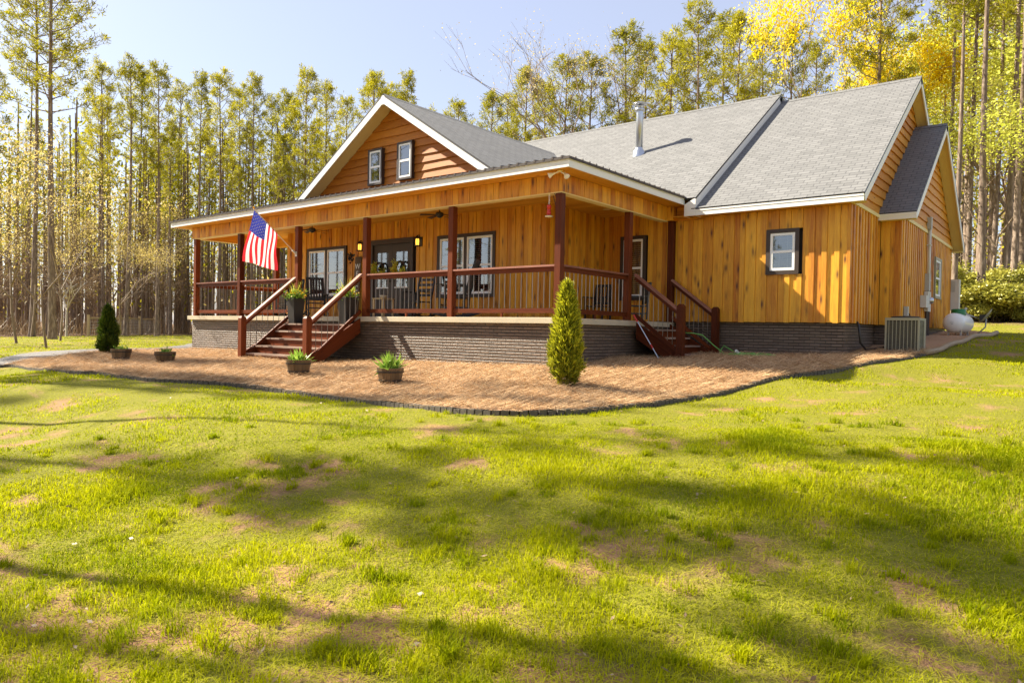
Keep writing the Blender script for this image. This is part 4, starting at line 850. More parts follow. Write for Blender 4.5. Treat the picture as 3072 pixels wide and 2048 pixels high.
# ======================= GROUND =======================
BED=[(-11.55,-5.55),(-11.01,-5.36),(-8.16,-5.59),(-7.17,-5.52),(-6.39,-5.41),(-5.38,-5.4),(-4.32,-5.24),(-3.52,-4.88),(-2.82,-4.61),(-1.71,-4.5),(-.13,-4.58),(1.26,-4.79),(2.18,-4.84),(2.8,-4.62),(3.15,-3.99),(3.28,-2.8),(3.38,-1.21),(3.62,.05),(4.05,1.29),(4.42,2.67),(4.82,4.3),(5.16,5.4)]
def spline(P,step):
    out=[]
    for i in range(len(P)-1):
        a=P[max(i-1,0)];b=P[i];c=P[i+1];d=P[min(i+2,len(P)-1)]
        n=max(2,int(math.dist(b,c)/step))
        for k in range(n):
            t=k/n; out.append(tuple(.5*((2*b[j])+(-a[j]+c[j])*t+(2*a[j]-5*b[j]+4*c[j]-d[j])*t*t+(-a[j]+3*b[j]-3*c[j]+d[j])*t**3) for j in (0,1)))
    out.append(P[-1]); return out
bedc=spline(BED,.10)
# resample to equal steps
def resample(P,s):
    o=[P[0]];acc=0
    for a,b in zip(P,P[1:]):
        d=math.dist(a,b)
        while acc+d>=s:
            f=(s-acc)/d; a=(a[0]+(b[0]-a[0])*f,a[1]+(b[1]-a[1])*f); o.append(a); d=math.dist(a,b); acc=0
        acc+=d
    return o
bedc=resample(bedc,.105)
TIMB=[(5.16,5.42),(5.42,9.0),(5.70,12.6)]
def inpoly(x,y,P):
    ins=np.zeros(x.shape,bool); n=len(P)
    for i in range(n):
        x1,y1=P[i];x2,y2=P[(i+1)%n]
        c=((y1>y)!=(y2>y))&(x<(x2-x1)*(y-y1)/((y2-y1) if y2!=y1 else 1e-9)+x1); ins^=c
    return ins
bed_poly=bedc+TIMB[1:]+[(5.2,13.4),(4.2,14.4),(0,10),(-10,6),(-13.6,4),(-14.0,-.2),(-12.9,-2.4),(-11.75,-4.2)]
DRV_L=[(-7,-14),(-11.8,-6.6),(-13.1,-5.15),(-14.6,-3.9),(-15.6,-2.2),(-17.0,.3),(-20.3,3.0),(-24.5,5.6),(-30,10.5),(-38,20)]
DRV_R=[(-5,-13),(-9.7,-6.9),(-11.5,-5.6),(-11.95,-4.2),(-12.9,-2.4),(-13.9,-.3),(-15.5,2.5),(-19.,4.6),(-25,9.5),(-33,21)]
drv_poly=DRV_L+DRV_R[::-1]
house_poly=[(-13.7,0),(0,0),(0,4.6),(3.9,4.6),(3.9,7),(4.3,7),(4.3,14.3),(-13.6,14.3)]
BLOBS=[(3.94,-9.81,.42),(4.22,-9.41,.62),(4.60,-8.80,.72),(2.69,-7.44,.40),(5.23,-7.19,.30),(6.96,-6.62,.22),(5.9,-8.48,.2),(7.22,-7.41,.24),(3.61,-9.57,.24),(.57,-8.06,.28),(2.94,-7.92,.26),(3.51,-6.43,.18),(8.2,-6.9,.2)]
def bare(x,y):
    b=np.zeros(np.shape(x))
    n=fbm(np.asarray(x)*5.3,np.asarray(y)*5.3,6)
    for bx,by,r in BLOBS:
        d=np.sqrt(((x-bx)/1.15)**2+((y-by)/.9)**2)/r
        b=np.maximum(b,np.clip(1.05-d+(n-.5)*4.6,0,1))
    b2=np.clip((fbm(np.asarray(x)*1.9+9,np.asarray(y)*1.9+3,6)-.575)*6,0,1)*np.clip((n-.33)*4,0,1)
    return np.clip(np.maximum(b*.95,b2*.85),0,1)
def zone(x,y):
    # 0 lawn, 1 forest floor
    x=np.asarray(x,float);y=np.asarray(y,float); w=(fbm(x*.25,y*.25,3)-.5)*4
    # left forest edge runs from (-40,2) to (-48,20)
    z=np.clip((-(x+39.5)-(y-3)*.45+w)*.6,0,1)
    z=np.maximum(z,np.clip((y-21.5+w*.6)*.5,0,1)*(x>-12))
    z=np.maximum(z,np.clip((y-(24-(x+12)*.15)+w)*.5,0,1))
    z=np.maximum(z,np.clip((-y-20)*.3,0,1))
    return z
ang=[];th0=YAW+math.pi/2
na=420; A=np.concatenate([np.linspace(th0-1.0,th0+1.0,na),np.linspace(th0+1.0,th0-1.0+2*math.pi,60)[1:-1]])
RR=np.concatenate([[.3],np.geomspace(1.5,60,230),np.geomspace(63,700,24)])
aa,rr=np.meshgrid(A,RR,indexing='xy'); X=CAM.x+rr*np.cos(aa);Y=CAM.y+rr*np.sin(aa)
inb=inpoly(X,Y,bed_poly)|inpoly(X,Y,drv_poly)|inpoly(X,Y,house_poly)
Z=gz(X,Y)+(fbm(X*1.5,Y*1.5,3)-.5)*.05*(~inb)
nr,nA=X.shape; V=np.stack([X,Y,Z],-1).reshape(-1,3)
V=np.vstack([V,[[CAM.x,CAM.y,g1(CAM.x,CAM.y)]]])
i,j=np.meshgrid(np.arange(nr-1),np.arange(nA),indexing='ij'); j2=(j+1)%nA
Q=np.stack([i*nA+j,(i+1)*nA+j,(i+1)*nA+j2,i*nA+j2],-1).reshape(-1,4)
me=np_mesh('lawn_ground',V,Q,M['ground'],k=4,smooth=True)
for nm,fn in (('zone',zone),('bare',bare)):
    at=me.attributes.new(nm,'FLOAT','POINT'); at.data.foreach_set('value',fn(V[:,0],V[:,1]).astype(np.float32))
ground=bpy.data.objects.new('ground',me); COL.objects.link(ground); tag(ground,'grass and soil yard running back to the leaf covered woodland floor',None,None,'structure'); ground['category']='ground'
def sheet(name,outer,inner,mat,dz,label,nt_=26,amp=.03):
    o=np.array(outer);n_=len(o)
    T=np.linspace(0,1,nt_)[None,:,None]; P=o[:,None,:]*(1-T)+np.array(inner)[:,None,:]*T
    z=gz(P[...,0],P[...,1])+dz+(fbm(P[...,0]*2.2,P[...,1]*2.2,4)-.42)*amp*2
    V=np.concatenate([P,z[...,None]],-1).reshape(-1,3); i,j=np.meshgrid(np.arange(n_-1),np.arange(nt_-1),indexing='ij')
    Q=np.stack([i*nt_+j,(i+1)*nt_+j,(i+1)*nt_+j+1,i*nt_+j+1],-1).reshape(-1,4)
    me=np_mesh(name,V,Q,mat,k=4,smooth=True); ob=bpy.data.objects.new(name,me); COL.objects.link(ob); tag(ob,label,None,None,'structure'); return ob
outer=[(-11.75,-4.4),(-11.65,-5.0)]+bedc+resample([TIMB[0],TIMB[1],TIMB[2]],.3)+[(5.4,13.5)]
def toinner(p):
    x,y=p
    if y<1 and x<3.3: return (min(max(x*1.0,-13.3),-.2) if x<0 else min(x*.0-.1,0),.15)
    return (0,0)
# inner curve follows the house wall in step with the outer curve
HW=[(-13.4,.3),(-.2,.3),(-.2,4.8),(3.6,4.8),(3.6,7.3),(4.1,7.3),(4.1,14.0)]
ol=[0];
for a,b in zip(outer,outer[1:]): ol.append(ol[-1]+math.dist(a,b))
kx=[0,15.2/1.0,20.5,24.5,26.5,27.2,ol[-1]]; kx=[min(k,ol[-1]) for k in kx]
inner=[(float(np.interp(s,kx,[p[0] for p in HW])),float(np.interp(s,kx,[p[1] for p in HW]))) for s in ol]
bed=sheet('mulch_bed',outer,inner,M['straw'],.05,'reddish brown pine straw bed along the front and side of the house',60)
bl=[(-14.6,2.0),(-14.0,-.2),(-12.9,-2.4),(-11.95,-4.2),(-11.75,-4.4)]
bl=resample(spline(bl,.1),.15); sheet('mulch_bed',bl,[(-13.3,max(.3,p[1]*.0+.3)) if p[1]>-1 else (-12.6+ (p[1]+1)*.0,.3) for p in bl],M['straw'],.045,'reddish brown pine straw at the driveway corner of the house',20)
dl=resample(spline(DRV_L,.3),.4);dr_=resample(spline(DRV_R,.3),.4); n_=min(len(dl),len(dr_))
dl=[dl[int(k*(len(dl)-1)/(n_-1))] for k in range(n_)];dr_=[dr_[int(k*(len(dr_)-1)/(n_-1))] for k in range(n_)]
sheet('driveway',dl,dr_,M['gravel'],.012,'pale grey gravel drive curving behind the left end of the house',14,.012)
# paver edging
m=MB(500)
for k,(a,b) in enumerate(zip(bedc,bedc[1:])):
    c=((a[0]+b[0])/2,(a[1]+b[1])/2); d=math.atan2(b[1]-a[1],b[0]-a[0]); z=g1(*c); r=m.r
    T=Matrix.Translation((c[0],c[1],z))@Matrix.Rotation(d+r.uniform(-.06,.06),4,'Z')@Matrix.Rotation(r.uniform(-.06,.06),4,'X'); h=.055+r.uniform(-.008,.008)
    m.hexa([(-.048,-.045,-.2),(.048,-.045,-.2),(.048,.045,-.2),(-.048,.045,-.2),(-.044,-.036,h),(.044,-.036,h),(.044,.036,h),(-.044,.036,h)],T)
ed=m.build('garden_edging',M['paver']); tag(ed,'low border of dark upright pavers curving between lawn and pine straw','edging')
m=MB(501); pts=[(x,y,g1(x,y)+.06) for x,y in resample(TIMB,.6)]+[(5.72,12.75,g1(5.7,12.75)+.06)]; m.tube(pts,.062,10)
tm=m.build('landscape_timber',M['timber'],smooth=True); tag(tm,'long round weathered timber edging the straw beside the condenser and tank','landscape timber')
# loose pine straw
rs=np.random.RandomState(5)
def strewn(n,poly,box,z0,lmin,lmax,w,exclude=house_poly):
    x=rs.uniform(box[0],box[2],n*3);y=rs.uniform(box[1],box[3],n*3); k=inpoly(x,y,poly)&~inpoly(x,y,exclude); x=x[k][:n];y=y[k][:n]; n=len(x)
    z=gz(x,y)+z0+(fbm(x*2.2,y*2.2,4)-.42)*.06; a=rs.uniform(0,math.pi*2,n); l=rs.uniform(lmin,lmax,n); ca,sa=np.cos(a),np.sin(a); up=rs.uniform(-.25,.45,n)*l
    p0=np.stack([x-ca*l/2,y-sa*l/2,z+rs.uniform(.0,.02,n)],-1);p1=np.stack([x+ca*l/2,y+sa*l/2,z+.005+np.maximum(up,0)],-1); s=np.stack([-sa*w/2,ca*w/2,np.full(n,w*.4)],-1)
    return np.stack([p0-s,p0+s,p1+s*.4,p1-s*.4],1).reshape(-1,3),n
V1,n1=strewn(190000,bed_poly,(-12.5,-5.6,5.6,6),.045,.10,.28,.0042)
me=np_mesh('pine_straw',V1,np.arange(len(V1)).reshape(-1,4),M['strawy'],tone=rs.rand(n1),k=4); o=bpy.data.objects.new('pine_straw',me); COL.objects.link(o); tag(o,'loose copper pine needles scattered over the bed','pine straw',None,'stuff')
# ---------------- grass ----------------
def blades(n,r0,r1,hw,hmin,hmax,wmul,power=1.0,seed=1):
    q=np.random.RandomState(seed); a=th0+q.uniform(-.74,.74,n); u=q.rand(n)
    r=np.exp(np.log(r0)+u*(np.log(r1)-np.log(r0))) if power==1 else (r0**(power)+(r1**power-r0**power)*u)**(1/power)
    x=CAM.x+r*np.cos(a);y=CAM.y+r*np.sin(a)
    k=~(inpoly(x,y,bed_poly)|inpoly(x,y,drv_poly)|inpoly(x,y,house_poly)); x,y,r=x[k],y[k],r[k]
    b=bare(x,y); zz=zone(x,y); dens=fbm(x*3.1,y*3.1,3); tall=fbm(x*1.3+40,y*1.3+7,3)
    keep=q.rand(len(x))<np.clip(1.05-b*1.0,0.06,1)*np.clip(.30+dens*1.2,0,1)*(1-zz); x,y,r,b,tall,dens=x[keep],y[keep],r[keep],b[keep],tall[keep],dens[keep]; n=len(x)
    z=gz(x,y)-.008+(fbm(x*1.5,y*1.5,3)-.5)*.05
    h=(hmin+(hmax-hmin)*q.rand(n)**1.3)*(.45+1.25*np.clip((tall-.32)*2.4,0,1))*(1-.5*b); az=q.uniform(0,2*math.pi,n); lean=q.uniform(.1,.9,n)*h
    w=h*0+.0035*wmul*(1+r*.10)*q.uniform(.7,1.3,n); wa=q.uniform(0,math.pi,n); s=np.stack([np.cos(wa)*w/2,np.sin(wa)*w/2,0*w],-1)
    base=np.stack([x,y,z],-1); mid=base+np.stack([np.cos(az)*lean*.3,np.sin(az)*lean*.3,h*.6],-1); tip=base+np.stack([np.cos(az)*lean,np.sin(az)*lean,h*q.uniform(.75,1,n)],-1)
    tone=np.clip(q.rand(n)*.42+.95*(fbm(x*1.1+3,y*1.1+30,4)-.28)+b*.3,0,.89); dry=q.rand(n)<(.13+.60*b); tone[dry]=1.
    # dry blades lie lower
    tip[dry,2]=base[dry,2]+h[dry]*.35
    V=np.stack([base-s,base+s,mid+s*.8,mid-s*.8,tip],1).reshape(-1,3); o=np.arange(n)*5
    F=np.concatenate([np.stack([o,o+1,o+2],-1),np.stack([o,o+2,o+3],-1),np.stack([o+3,o+2,o+4],-1)]); return V,F,np.concatenate([tone]*3)
parts=[blades(270000,2.6,7.5,0,.020,.062,1.,1.6,11),blades(190000,6.5,18,0,.020,.050,1.25,1.25,12),blades(130000,16,60,0,.025,.055,1.6,1.0,13)]
Vs=[];Fs=[];Ts=[];off=0
for V_,F_,T_ in parts: Vs.append(V_);Fs.append(F_+off);Ts.append(T_);off+=len(V_)
# lying thatch and taller weed clumps
q=np.random.RandomState(44); n=60000; a=th0+q.uniform(-.74,.74,n); r=2.5*(9/2.5)**q.rand(n); x=CAM.x+r*np.cos(a);y=CAM.y+r*np.sin(a); k=~(inpoly(x,y,bed_poly)|inpoly(x,y,drv_poly)); k&=q.rand(n)<.35+.65*bare(x,y); x,y=x[k],y[k]; n=len(x)
z=gz(x,y)+.004+(fbm(x*1.5,y*1.5,3)-.5)*.05; az=q.uniform(0,6.28,n); l=q.uniform(.03,.11,n); w=.0016
p0=np.stack([x,y,z+q.uniform(0,.012,n)],-1);p1=p0+np.stack([np.cos(az)*l,np.sin(az)*l,q.uniform(-.004,.022,n)],-1); s_=np.stack([-np.sin(az)*w,np.cos(az)*w,0*w+0*l],-1); V_=np.stack([p0-s_,p0+s_,(p0+p1)/2+s_+np.array([0,0,.004]),(p0+p1)/2-s_+np.array([0,0,.004]),p1],1).reshape(-1,3); o=np.arange(n)*5
Vs.append(V_); Fs.append(np.concatenate([np.stack([o,o+1,o+2],-1),np.stack([o,o+2,o+3],-1),np.stack([o+3,o+2,o+4],-1)])+off); Ts.append(np.full(3*n,1.)); off+=len(V_)
nc=520; a=th0+q.uniform(-.72,.72,nc); r=2.6*(9/2.6)**q.rand(nc); cx_=CAM.x+r*np.cos(a);cy_=CAM.y+r*np.sin(a); k=~inpoly(cx_,cy_,bed_poly); cx_,cy_=cx_[k],cy_[k]; m_=70; n=len(cx_)*m_
x=np.repeat(cx_,m_)+q.normal(size=n)*np.repeat(q.uniform(.015,.07,len(cx_)),m_); y=np.repeat(cy_,m_)+q.normal(size=n)*.03; hs=np.repeat(q.uniform(.035,.085,len(cx_)),m_)*q.uniform(.5,1.1,n); az=q.uniform(0,6.28,n); ln=hs*q.uniform(.2,1.1,n); z=gz(x,y)-.005+(fbm(x*1.5,y*1.5,3)-.5)*.05
b_=np.stack([x,y,z],-1); w=np.repeat(q.uniform(.0018,.0038,len(cx_)),m_); s_=np.stack([-np.sin(az)*w,np.cos(az)*w,0*w],-1); md=b_+np.stack([np.cos(az)*ln*.35,np.sin(az)*ln*.35,hs*.65],-1); tp_=b_+np.stack([np.cos(az)*ln,np.sin(az)*ln,hs],-1)
V_=np.stack([b_-s_,b_+s_,md+s_*.8,md-s_*.8,tp_],1).reshape(-1,3); o=np.arange(n)*5; Vs.append(V_); Fs.append(np.concatenate([np.stack([o,o+1,o+2],-1),np.stack([o,o+2,o+3],-1),np.stack([o+3,o+2,o+4],-1)])+off); t_=np.clip(np.repeat(q.uniform(0,.45,len(cx_)),m_)+q.uniform(0,.2,n),0,.8); Ts.append(np.concatenate([t_]*3)); off+=len(V_)
# fallen leaves
n=700; a=th0+q.uniform(-.72,.72,n); r=2.6*(22/2.6)**q.rand(n); x=CAM.x+r*np.cos(a);y=CAM.y+r*np.sin(a); z=gz(x,y)+.022+(fbm(x*1.5,y*1.5,3)-.5)*.05+.03*inpoly(x,y,bed_poly); az=q.uniform(0,6.28,n); l=q.uniform(.010,.026,n); e=np.stack([np.cos(az)*l,np.sin(az)*l,q.uniform(-.3,.5,n)*l],-1); f=np.stack([-np.sin(az)*l*.4,np.cos(az)*l*.4,q.uniform(-.2,.4,n)*l],-1); c=np.stack([x,y,z],-1)
lm=np_mesh('fallen_leaves',np.stack([c-e,c+f,c+e,c-f],1).reshape(-1,3),np.arange(4*n).reshape(-1,4),M['brownleaf'],tone=q.rand(n),k=4); lo=bpy.data.objects.new('fallen_leaves',lm); COL.objects.link(lo); tag(lo,'scattered dry brown leaves on lawn and straw','leaves',None,'stuff')
me=np_mesh('grass',np.vstack(Vs),np.vstack(Fs),M['blade'],tone=np.concatenate(Ts)); o=bpy.data.objects.new('grass',me); COL.objects.link(o); tag(o,'short uneven yellow green lawn grass with dry blades','grass',None,'stuff')

# ======================= TREES =======================
def blend(P,f): return P
def pine_mesh(seed,H=19.,cs=.52,CR=2.3,nb=46,tufts=4,r0=.17,needle=.27,stubs=22,asc=.8,per=21):
    q=random.Random(seed); qn=np.random.RandomState(seed); m=MB(seed)
    bx,by=q.uniform(-.25,.25),q.uniform(-.25,.25)
    def tp(f): return Vector((bx*math.sin(f*2.5),by*math.sin(f*2.1+1)-by*math.sin(1),f*H))
    ks=[0,.01,.03,.1,.2,.3,.4,.5,.6,.7,.8,.9,.97,1]
    m.tube([tp(f)-Vector((0,0,.3 if f==0 else 0)) for f in ks],[r0*(1.5 if f==0 else 1.25 if f<.02 else 1.08 if f<.05 else (1-.86*f)) for f in ks],9)
    for i in range(stubs):
        f=q.uniform(.12,cs+.05); a=q.uniform(0,6.28); l=q.uniform(.3,1.5); p=tp(f); d=Vector((math.cos(a),math.sin(a),q.uniform(-.1,.5)))
        m.tube([p,p+d*l*.5+Vector((0,0,.05)),p+d*l],[.018,.011,.004],3,cap=False)
    cen=[];dr=[]
    for i in range(nb):
        f=cs+(1-cs)*((i+q.random())/nb)**.9; g=(f-cs)/(1-cs); a=i*2.4+q.uniform(-.5,.5); p=tp(f)
        l=CR*float(np.interp(g,[0,.12,.35,.7,.9,1],[.55,.85,1.05,.85,.55,.30]))*q.uniform(.5,1.15); el=asc*(.7+.6*g)+q.uniform(-.2,.2); h=Vector((math.cos(a),math.sin(a),0))
        p1=p+h*l*.5*math.cos(el*.7)+Vector((0,0,l*.5*math.sin(el*.7))); p2=p1+h*l*.5*math.cos(el*1.2)+Vector((0,0,l*.5*math.sin(el*1.3)))
        m.tube([p,p1,p2],[.035*(1-.5*g),.02,.006],4,cap=False)
        for t in range(tufts):
            f2=q.uniform(.38,1.); base=(p1.lerp(p2,(f2-.5)*2) if f2>.5 else p.lerp(p1,f2*2)); side=Vector((-h.y,h.x,0))*q.uniform(-1,1)*l*.30*(1.15-abs(f2-.6)); e=base+side+Vector((0,0,q.uniform(-.05,.35)))
            m.tube([base,e],[.010,.004],3,cap=False)
            d=(h*.5+side.normalized()*.5+Vector((0,0,.9))).normalized(); cen.append(tuple(e));dr.append(tuple(d))
            if q.random()<.65: e2=base.lerp(e,.55)+Vector((q.uniform(-.15,.15),q.uniform(-.15,.15),q.uniform(.05,.3))); cen.append(tuple(e2));dr.append(tuple(d))
    top=tp(1)
    for k in range(4): cen.append(tuple(top+Vector((q.uniform(-.1,.1),q.uniform(-.1,.1),-k*.14))));dr.append((0,0,1))
    C=np.array(cen);D=np.array(dr);n=len(C)
    P=np.repeat(C,per,0); d=np.repeat(D,per,0)*.55+qn.normal(size=(n*per,3))*.62; d/=np.linalg.norm(d,axis=1)[:,None]
    s=np.cross(d,qn.normal(size=d.shape)); s/=np.linalg.norm(s,axis=1)[:,None]; L_=needle*qn.uniform(.7,1.25,n*per)[:,None]; w=.019
    P=P+qn.normal(size=P.shape)*.085
    V=np.stack([P-s*w*.6,P+d*L_*.6-s*w,P+d*L_,P+d*L_*.6+s*w*1.2],1).reshape(-1,3)
    crown=np_mesh('crown',V,np.arange(len(V)).reshape(-1,4),M['needle'],tone=np.clip(np.repeat(qn.rand(n),per)*.6+qn.rand(n*per)*.4,0,1),k=4)
    tr=m.build('trunk',M['bark'],None,True); me=tr.data; bpy.data.objects.remove(tr); return me,crown
def leafy_mesh(seed,H=8.,r0=.06,spread=.45,leaf=.07,nl=9,mat='paleleaf',barkm='bark2',depth=5,bare_f=.25,lw=.4,trunkf=.3):
    q=random.Random(seed); qn=np.random.RandomState(seed); m=MB(seed); tips=[]
    def grow(p,d,l,r,k):
        p2=p+d*l*.5+Vector((q.uniform(-1,1),q.uniform(-1,1),q.uniform(-.5,.5)))*l*.06; p3=p2+(d+Vector((q.uniform(-1,1),q.uniform(-1,1),.3))*.12).normalized()*l*.5
        m.tube([p,p2,p3],[r,r*.85,r*.68],5 if r>.02 else 3,cap=False)
        if k<=2: tips.append((p2,d));
        tips.append((p3,d)) if k<=3 else None
        if k==0: return
        for i in range(q.choice((2,3,3)) if k>1 else 3):
            a=q.uniform(0,6.28); o=Vector((math.cos(a),math.sin(a),q.uniform(-.1,.5))); nd=(d*(1-spread)+o*spread).normalized(); s_=q.uniform(.3,1)
            grow(p2.lerp(p3,s_),nd,l*q.uniform(.58,.82),r*.58,k-1)
    grow(Vector((0,0,-.2)),Vector((0,0,1)),H*trunkf,r0,depth)
    C=np.array([tuple(t[0]) for t in tips]); zmax=C[:,2].max(); C=C; n=len(C)
    P=np.repeat(C,nl,0)+qn.normal(size=(n*nl,3))*H*.022; d=qn.normal(size=P.shape); d[:,2]*=.5; d/=np.linalg.norm(d,axis=1)[:,None]; s=np.cross(d,qn.normal(size=d.shape)); s/=np.linalg.norm(s,axis=1)[:,None]; L_=leaf*qn.uniform(.6,1.3,len(P))[:,None]
    V=np.stack([P,P+d*L_*.5+s*L_*lw,P+d*L_,P+d*L_*.5-s*L_*lw],1).reshape(-1,3)
    crown=np_mesh('crown',V,np.arange(len(V)).reshape(-1,4),M[mat],tone=np.clip(np.repeat(qn.rand(n),nl)*.5+qn.rand(n*nl)*.5,0,1),k=4)
    tr=m.build('trunk',M[barkm],None,True); me=tr.data; bpy.data.objects.remove(tr); return me,crown,zmax
pines=[pine_mesh(1,cs=.56,CR=2.0,nb=36),pine_mesh(2,cs=.64,CR=1.8,nb=30),pine_mesh(3,cs=.50,CR=2.4,nb=44),pine_mesh(4,cs=.66,CR=1.7,nb=28,r0=.14),pine_mesh(5,cs=.60,CR=2.0,nb=34,r0=.15),pine_mesh(6,cs=.70,CR=1.5,nb=24,r0=.13)]
thin=[pine_mesh(11,cs=.70,CR=1.1,nb=18,tufts=3,r0=.10,stubs=22,per=9),pine_mesh(12,cs=.74,CR=.9,nb=14,tufts=3,r0=.085,stubs=26,per=9)]
tall=[pine_mesh(21,H=22,cs=.50,CR=3.6,nb=62,tufts=7,r0=.18,needle=.24,asc=.7),pine_mesh(22,H=22,cs=.60,CR=2.6,nb=46,tufts=6,r0=.15,needle=.22)]
def put(name,label,cat,group,meshes,x,y,h,baseH,rz,dz=0,wide=1.):
    s=h/baseH; o=thing(name,label,cat,(x,y,g1(x,y)-.05+dz),rz,group); o.scale=(s*wide,s*wide,s)
    for nm,me in zip(('trunk','crown'),meshes):
        c=bpy.data.objects.new(nm,me); COL.objects.link(c); c.parent=o
    return o
q=random.Random(77)
LEFT=[(-48.1,10.9,19.1),(-40.4,9.4,17.2),(-54.1,16.4,21.4),(-40.9,11.6,17.6),(-57.7,21.2,22.2),(-40.5,14.4,17.8),(-43.4,17.3,19.3),(-49.6,22.5,20.8),(-39.5,17.8,18.4),(-52.8,27.7,21.9),(-44.7,23.9,19.8),(-33.2,17.8,17.5),(-35.5,21.1,18.0),(-40.9,27.0,19.5),(-31.5,21.7,17.7),(-35.1,26.5,19.0),(-28.0,22.0,17.3)]
BEH=[(-35.0,34.3,19.9),(-27.4,30.1,18.0),(-30.2,35.5,19.7),(-20.5,25.4,16.8),(-22.0,29.3,17.5),(-17.5,25.2,16.7),(-17.5,27.8,17.6),(-13.6,25.8,17.7),(-16.6,33.7,20.2),(-12.7,29.1,18.0),(-14.6,35.3,20.0),(-9.4,26.6,17.8),(-10.9,33.1,19.5),(-8.4,29.9,17.9),(-9.6,36.7,19.1),(-6.2,31.7,16.8),(-6.3,36.8,17.1)]
for x,y,h in LEFT: put('pine_tree','slender pine rising above the dense stand left of the house','tree','tall pines of the left woodland edge',q.choice(pines),x,y,h,19,q.uniform(0,6.3))
for x,y,h in BEH: put('pine_tree','full crowned pine showing above the grey roof','tree','pines standing behind the roof',q.choice(pines[:3]+pines[4:5]),x,y,h,19,q.uniform(0,6.3),0,1.15)
put('pine_tree','tall broad pine at the far left with long branches reaching over the sky','tree',None,tall[0],-33.5,2.9,22.5,22,1.1)
put('pine_tree','tall pine at the left frame edge, its crown cut off by the top','tree',None,tall[1],-40.5,4.2,24,22,2.1)
# interior of left stand
def field(n,fn,dmin,seed):
    r=random.Random(seed); out=[]; tries=0
    while len(out)<n and tries<n*60:
        tries+=1; p=fn(r)
        if p is None: continue
        if all((p[0]-a[0])**2+(p[1]-a[1])**2>dmin*dmin for a in out): out.append(p)
    return out
def leftf(r):
    az=th0+r.uniform(.11,.66); d=45+35*r.random()**1.2; x=CAM.x+d*math.cos(az);y=CAM.y+d*math.sin(az)
    # keep to the forest side of the lawn edge
    if x>-43.5 and y<17: return None
    return (x,y)
pl=field(135,leftf,1.15,5)
for x,y in pl:
    big=q.random()<.30; put('pine_tree','straight bare trunked pine among the crowded trunks of the left stand','tree','crowded pines inside the left stand',q.choice(pines if big else thin),x,y,q.uniform(14.5,17.5) if big else q.uniform(10,15),19,q.uniform(0,6.3))
def backf(r):
    az=th0+r.uniform(-.50,.10); d=46+30*r.random(); return (CAM.x+d*math.cos(az),CAM.y+d*math.sin(az))
for x,y in field(26,backf,2.,6): put('pine_tree','pine half hidden in the wood behind the roofline','tree','filler pines in the wood behind the house',q.choice(pines),x,y,q.uniform(14,17),19,q.uniform(0,6.3))
RIGHT=[(1.6,33,21),(2.4,27.5,20),(2.3,36,23),(3.2,28.6,22),(3.1,40,25),(4.2,24.4,22),(3.8,32.1,22),(4.6,29,21),(4.4,38,24),(5.1,25.8,21),(5.0,33,22),(2.0,44,26),(3.6,46,25),(5.2,42,24),(4.9,36,23),(3.4,22.6,20)]
for k,(x,y,h) in enumerate(RIGHT): put('pine_tree','tall pale trunked pine in the wood right of the gables','tree','tall trunks right of the house',q.choice([tall[1],pines[3],pines[5]]),x,y,h,22 if k%3==0 else 19,q.uniform(0,6.3))
put('pine_tree','dark multi-limbed pine towering behind the right roof ridge','tree',None,tall[0],-.4,26.2,19,22,4.0); put('pine_tree','second tall pine behind the right roof ridge, further back','tree',None,tall[1],-1.9,31.3,20.5,22,3.0)
# deciduous
yt=leafy_mesh(31,H=14,r0=.14,leaf=.10,nl=22,mat='yleaf',depth=6,spread=.42); y2=leafy_mesh(32,H=12,r0=.10,leaf=.045,nl=2,mat='paleleaf',depth=6,spread=.36); yg=[leafy_mesh(33+k,H=10,r0=.055,leaf=.08,nl=6,mat='ygleaf',depth=6,spread=.45) for k in range(2)]
sm=[leafy_mesh(41+k,H=7,r0=.04,leaf=.042,nl=7,mat='paleleaf',depth=5,spread=.5,trunkf=.33) for k in range(3)]; sg=leafy_mesh(45,H=4.,r0=.04,leaf=.065,nl=40,mat='shrubleaf',depth=5,spread=.55,trunkf=.24)
tw=[leafy_mesh(46+k,H=5,r0=.03,leaf=.06,nl=2,mat='brownleaf',depth=5,spread=.5,trunkf=.3) for k in range(2)]
put('flowering_tree','bright yellow leafed tree rising behind the right roof','tree',None,yt[:2],-1.7,27.4,16.2,yt[2],.5,0,.62); put('flowering_tree','smaller yellow leafed tree low behind the roof valley','tree',None,yt[:2],-3.7,28.9,13.8,yt[2],2.5,0,.5)
put('bare_tree','nearly leafless pale tree above the roof left of the flue pipe','tree',None,y2[:2],-14.0,25.0,18,y2[2],1.)
put('bare_tree','second nearly leafless tree behind the roof, further left','tree',None,y2[:2],-18.9,28.8,18.5,y2[2],3.)
for x,y,h in ((4.4,34,15),(3.4,34,15),(5.4,31,12),(3.6,43,18),(4.9,39,17),(4.2,27,10)): put('young_tree','slender tree with fresh yellow green leaves among the right hand trunks','tree','leafing trees in the right wood',q.choice(yg)[:2],x,y,h,yg[0][2],q.uniform(0,6.3))
for x,y,h in ((-26.9,-.6,8.2),(-29.9,2.0,7.6),(-34.4,6.4,6.5),(-29.5,-1.4,9.),(-38.5,3.5,8)): put('understory_tree','small tree with pale yellow spring leaves before the left woodland','tree','pale leafed small trees at the left edge',q.choice(sm)[:2],x,y,h,sm[0][2],q.uniform(0,6.3))
def edgef(r):
    t=r.random(); x=-43.5-8*t+r.uniform(-6,1.); y=3+19*t+r.uniform(-2,2); return (x,y)
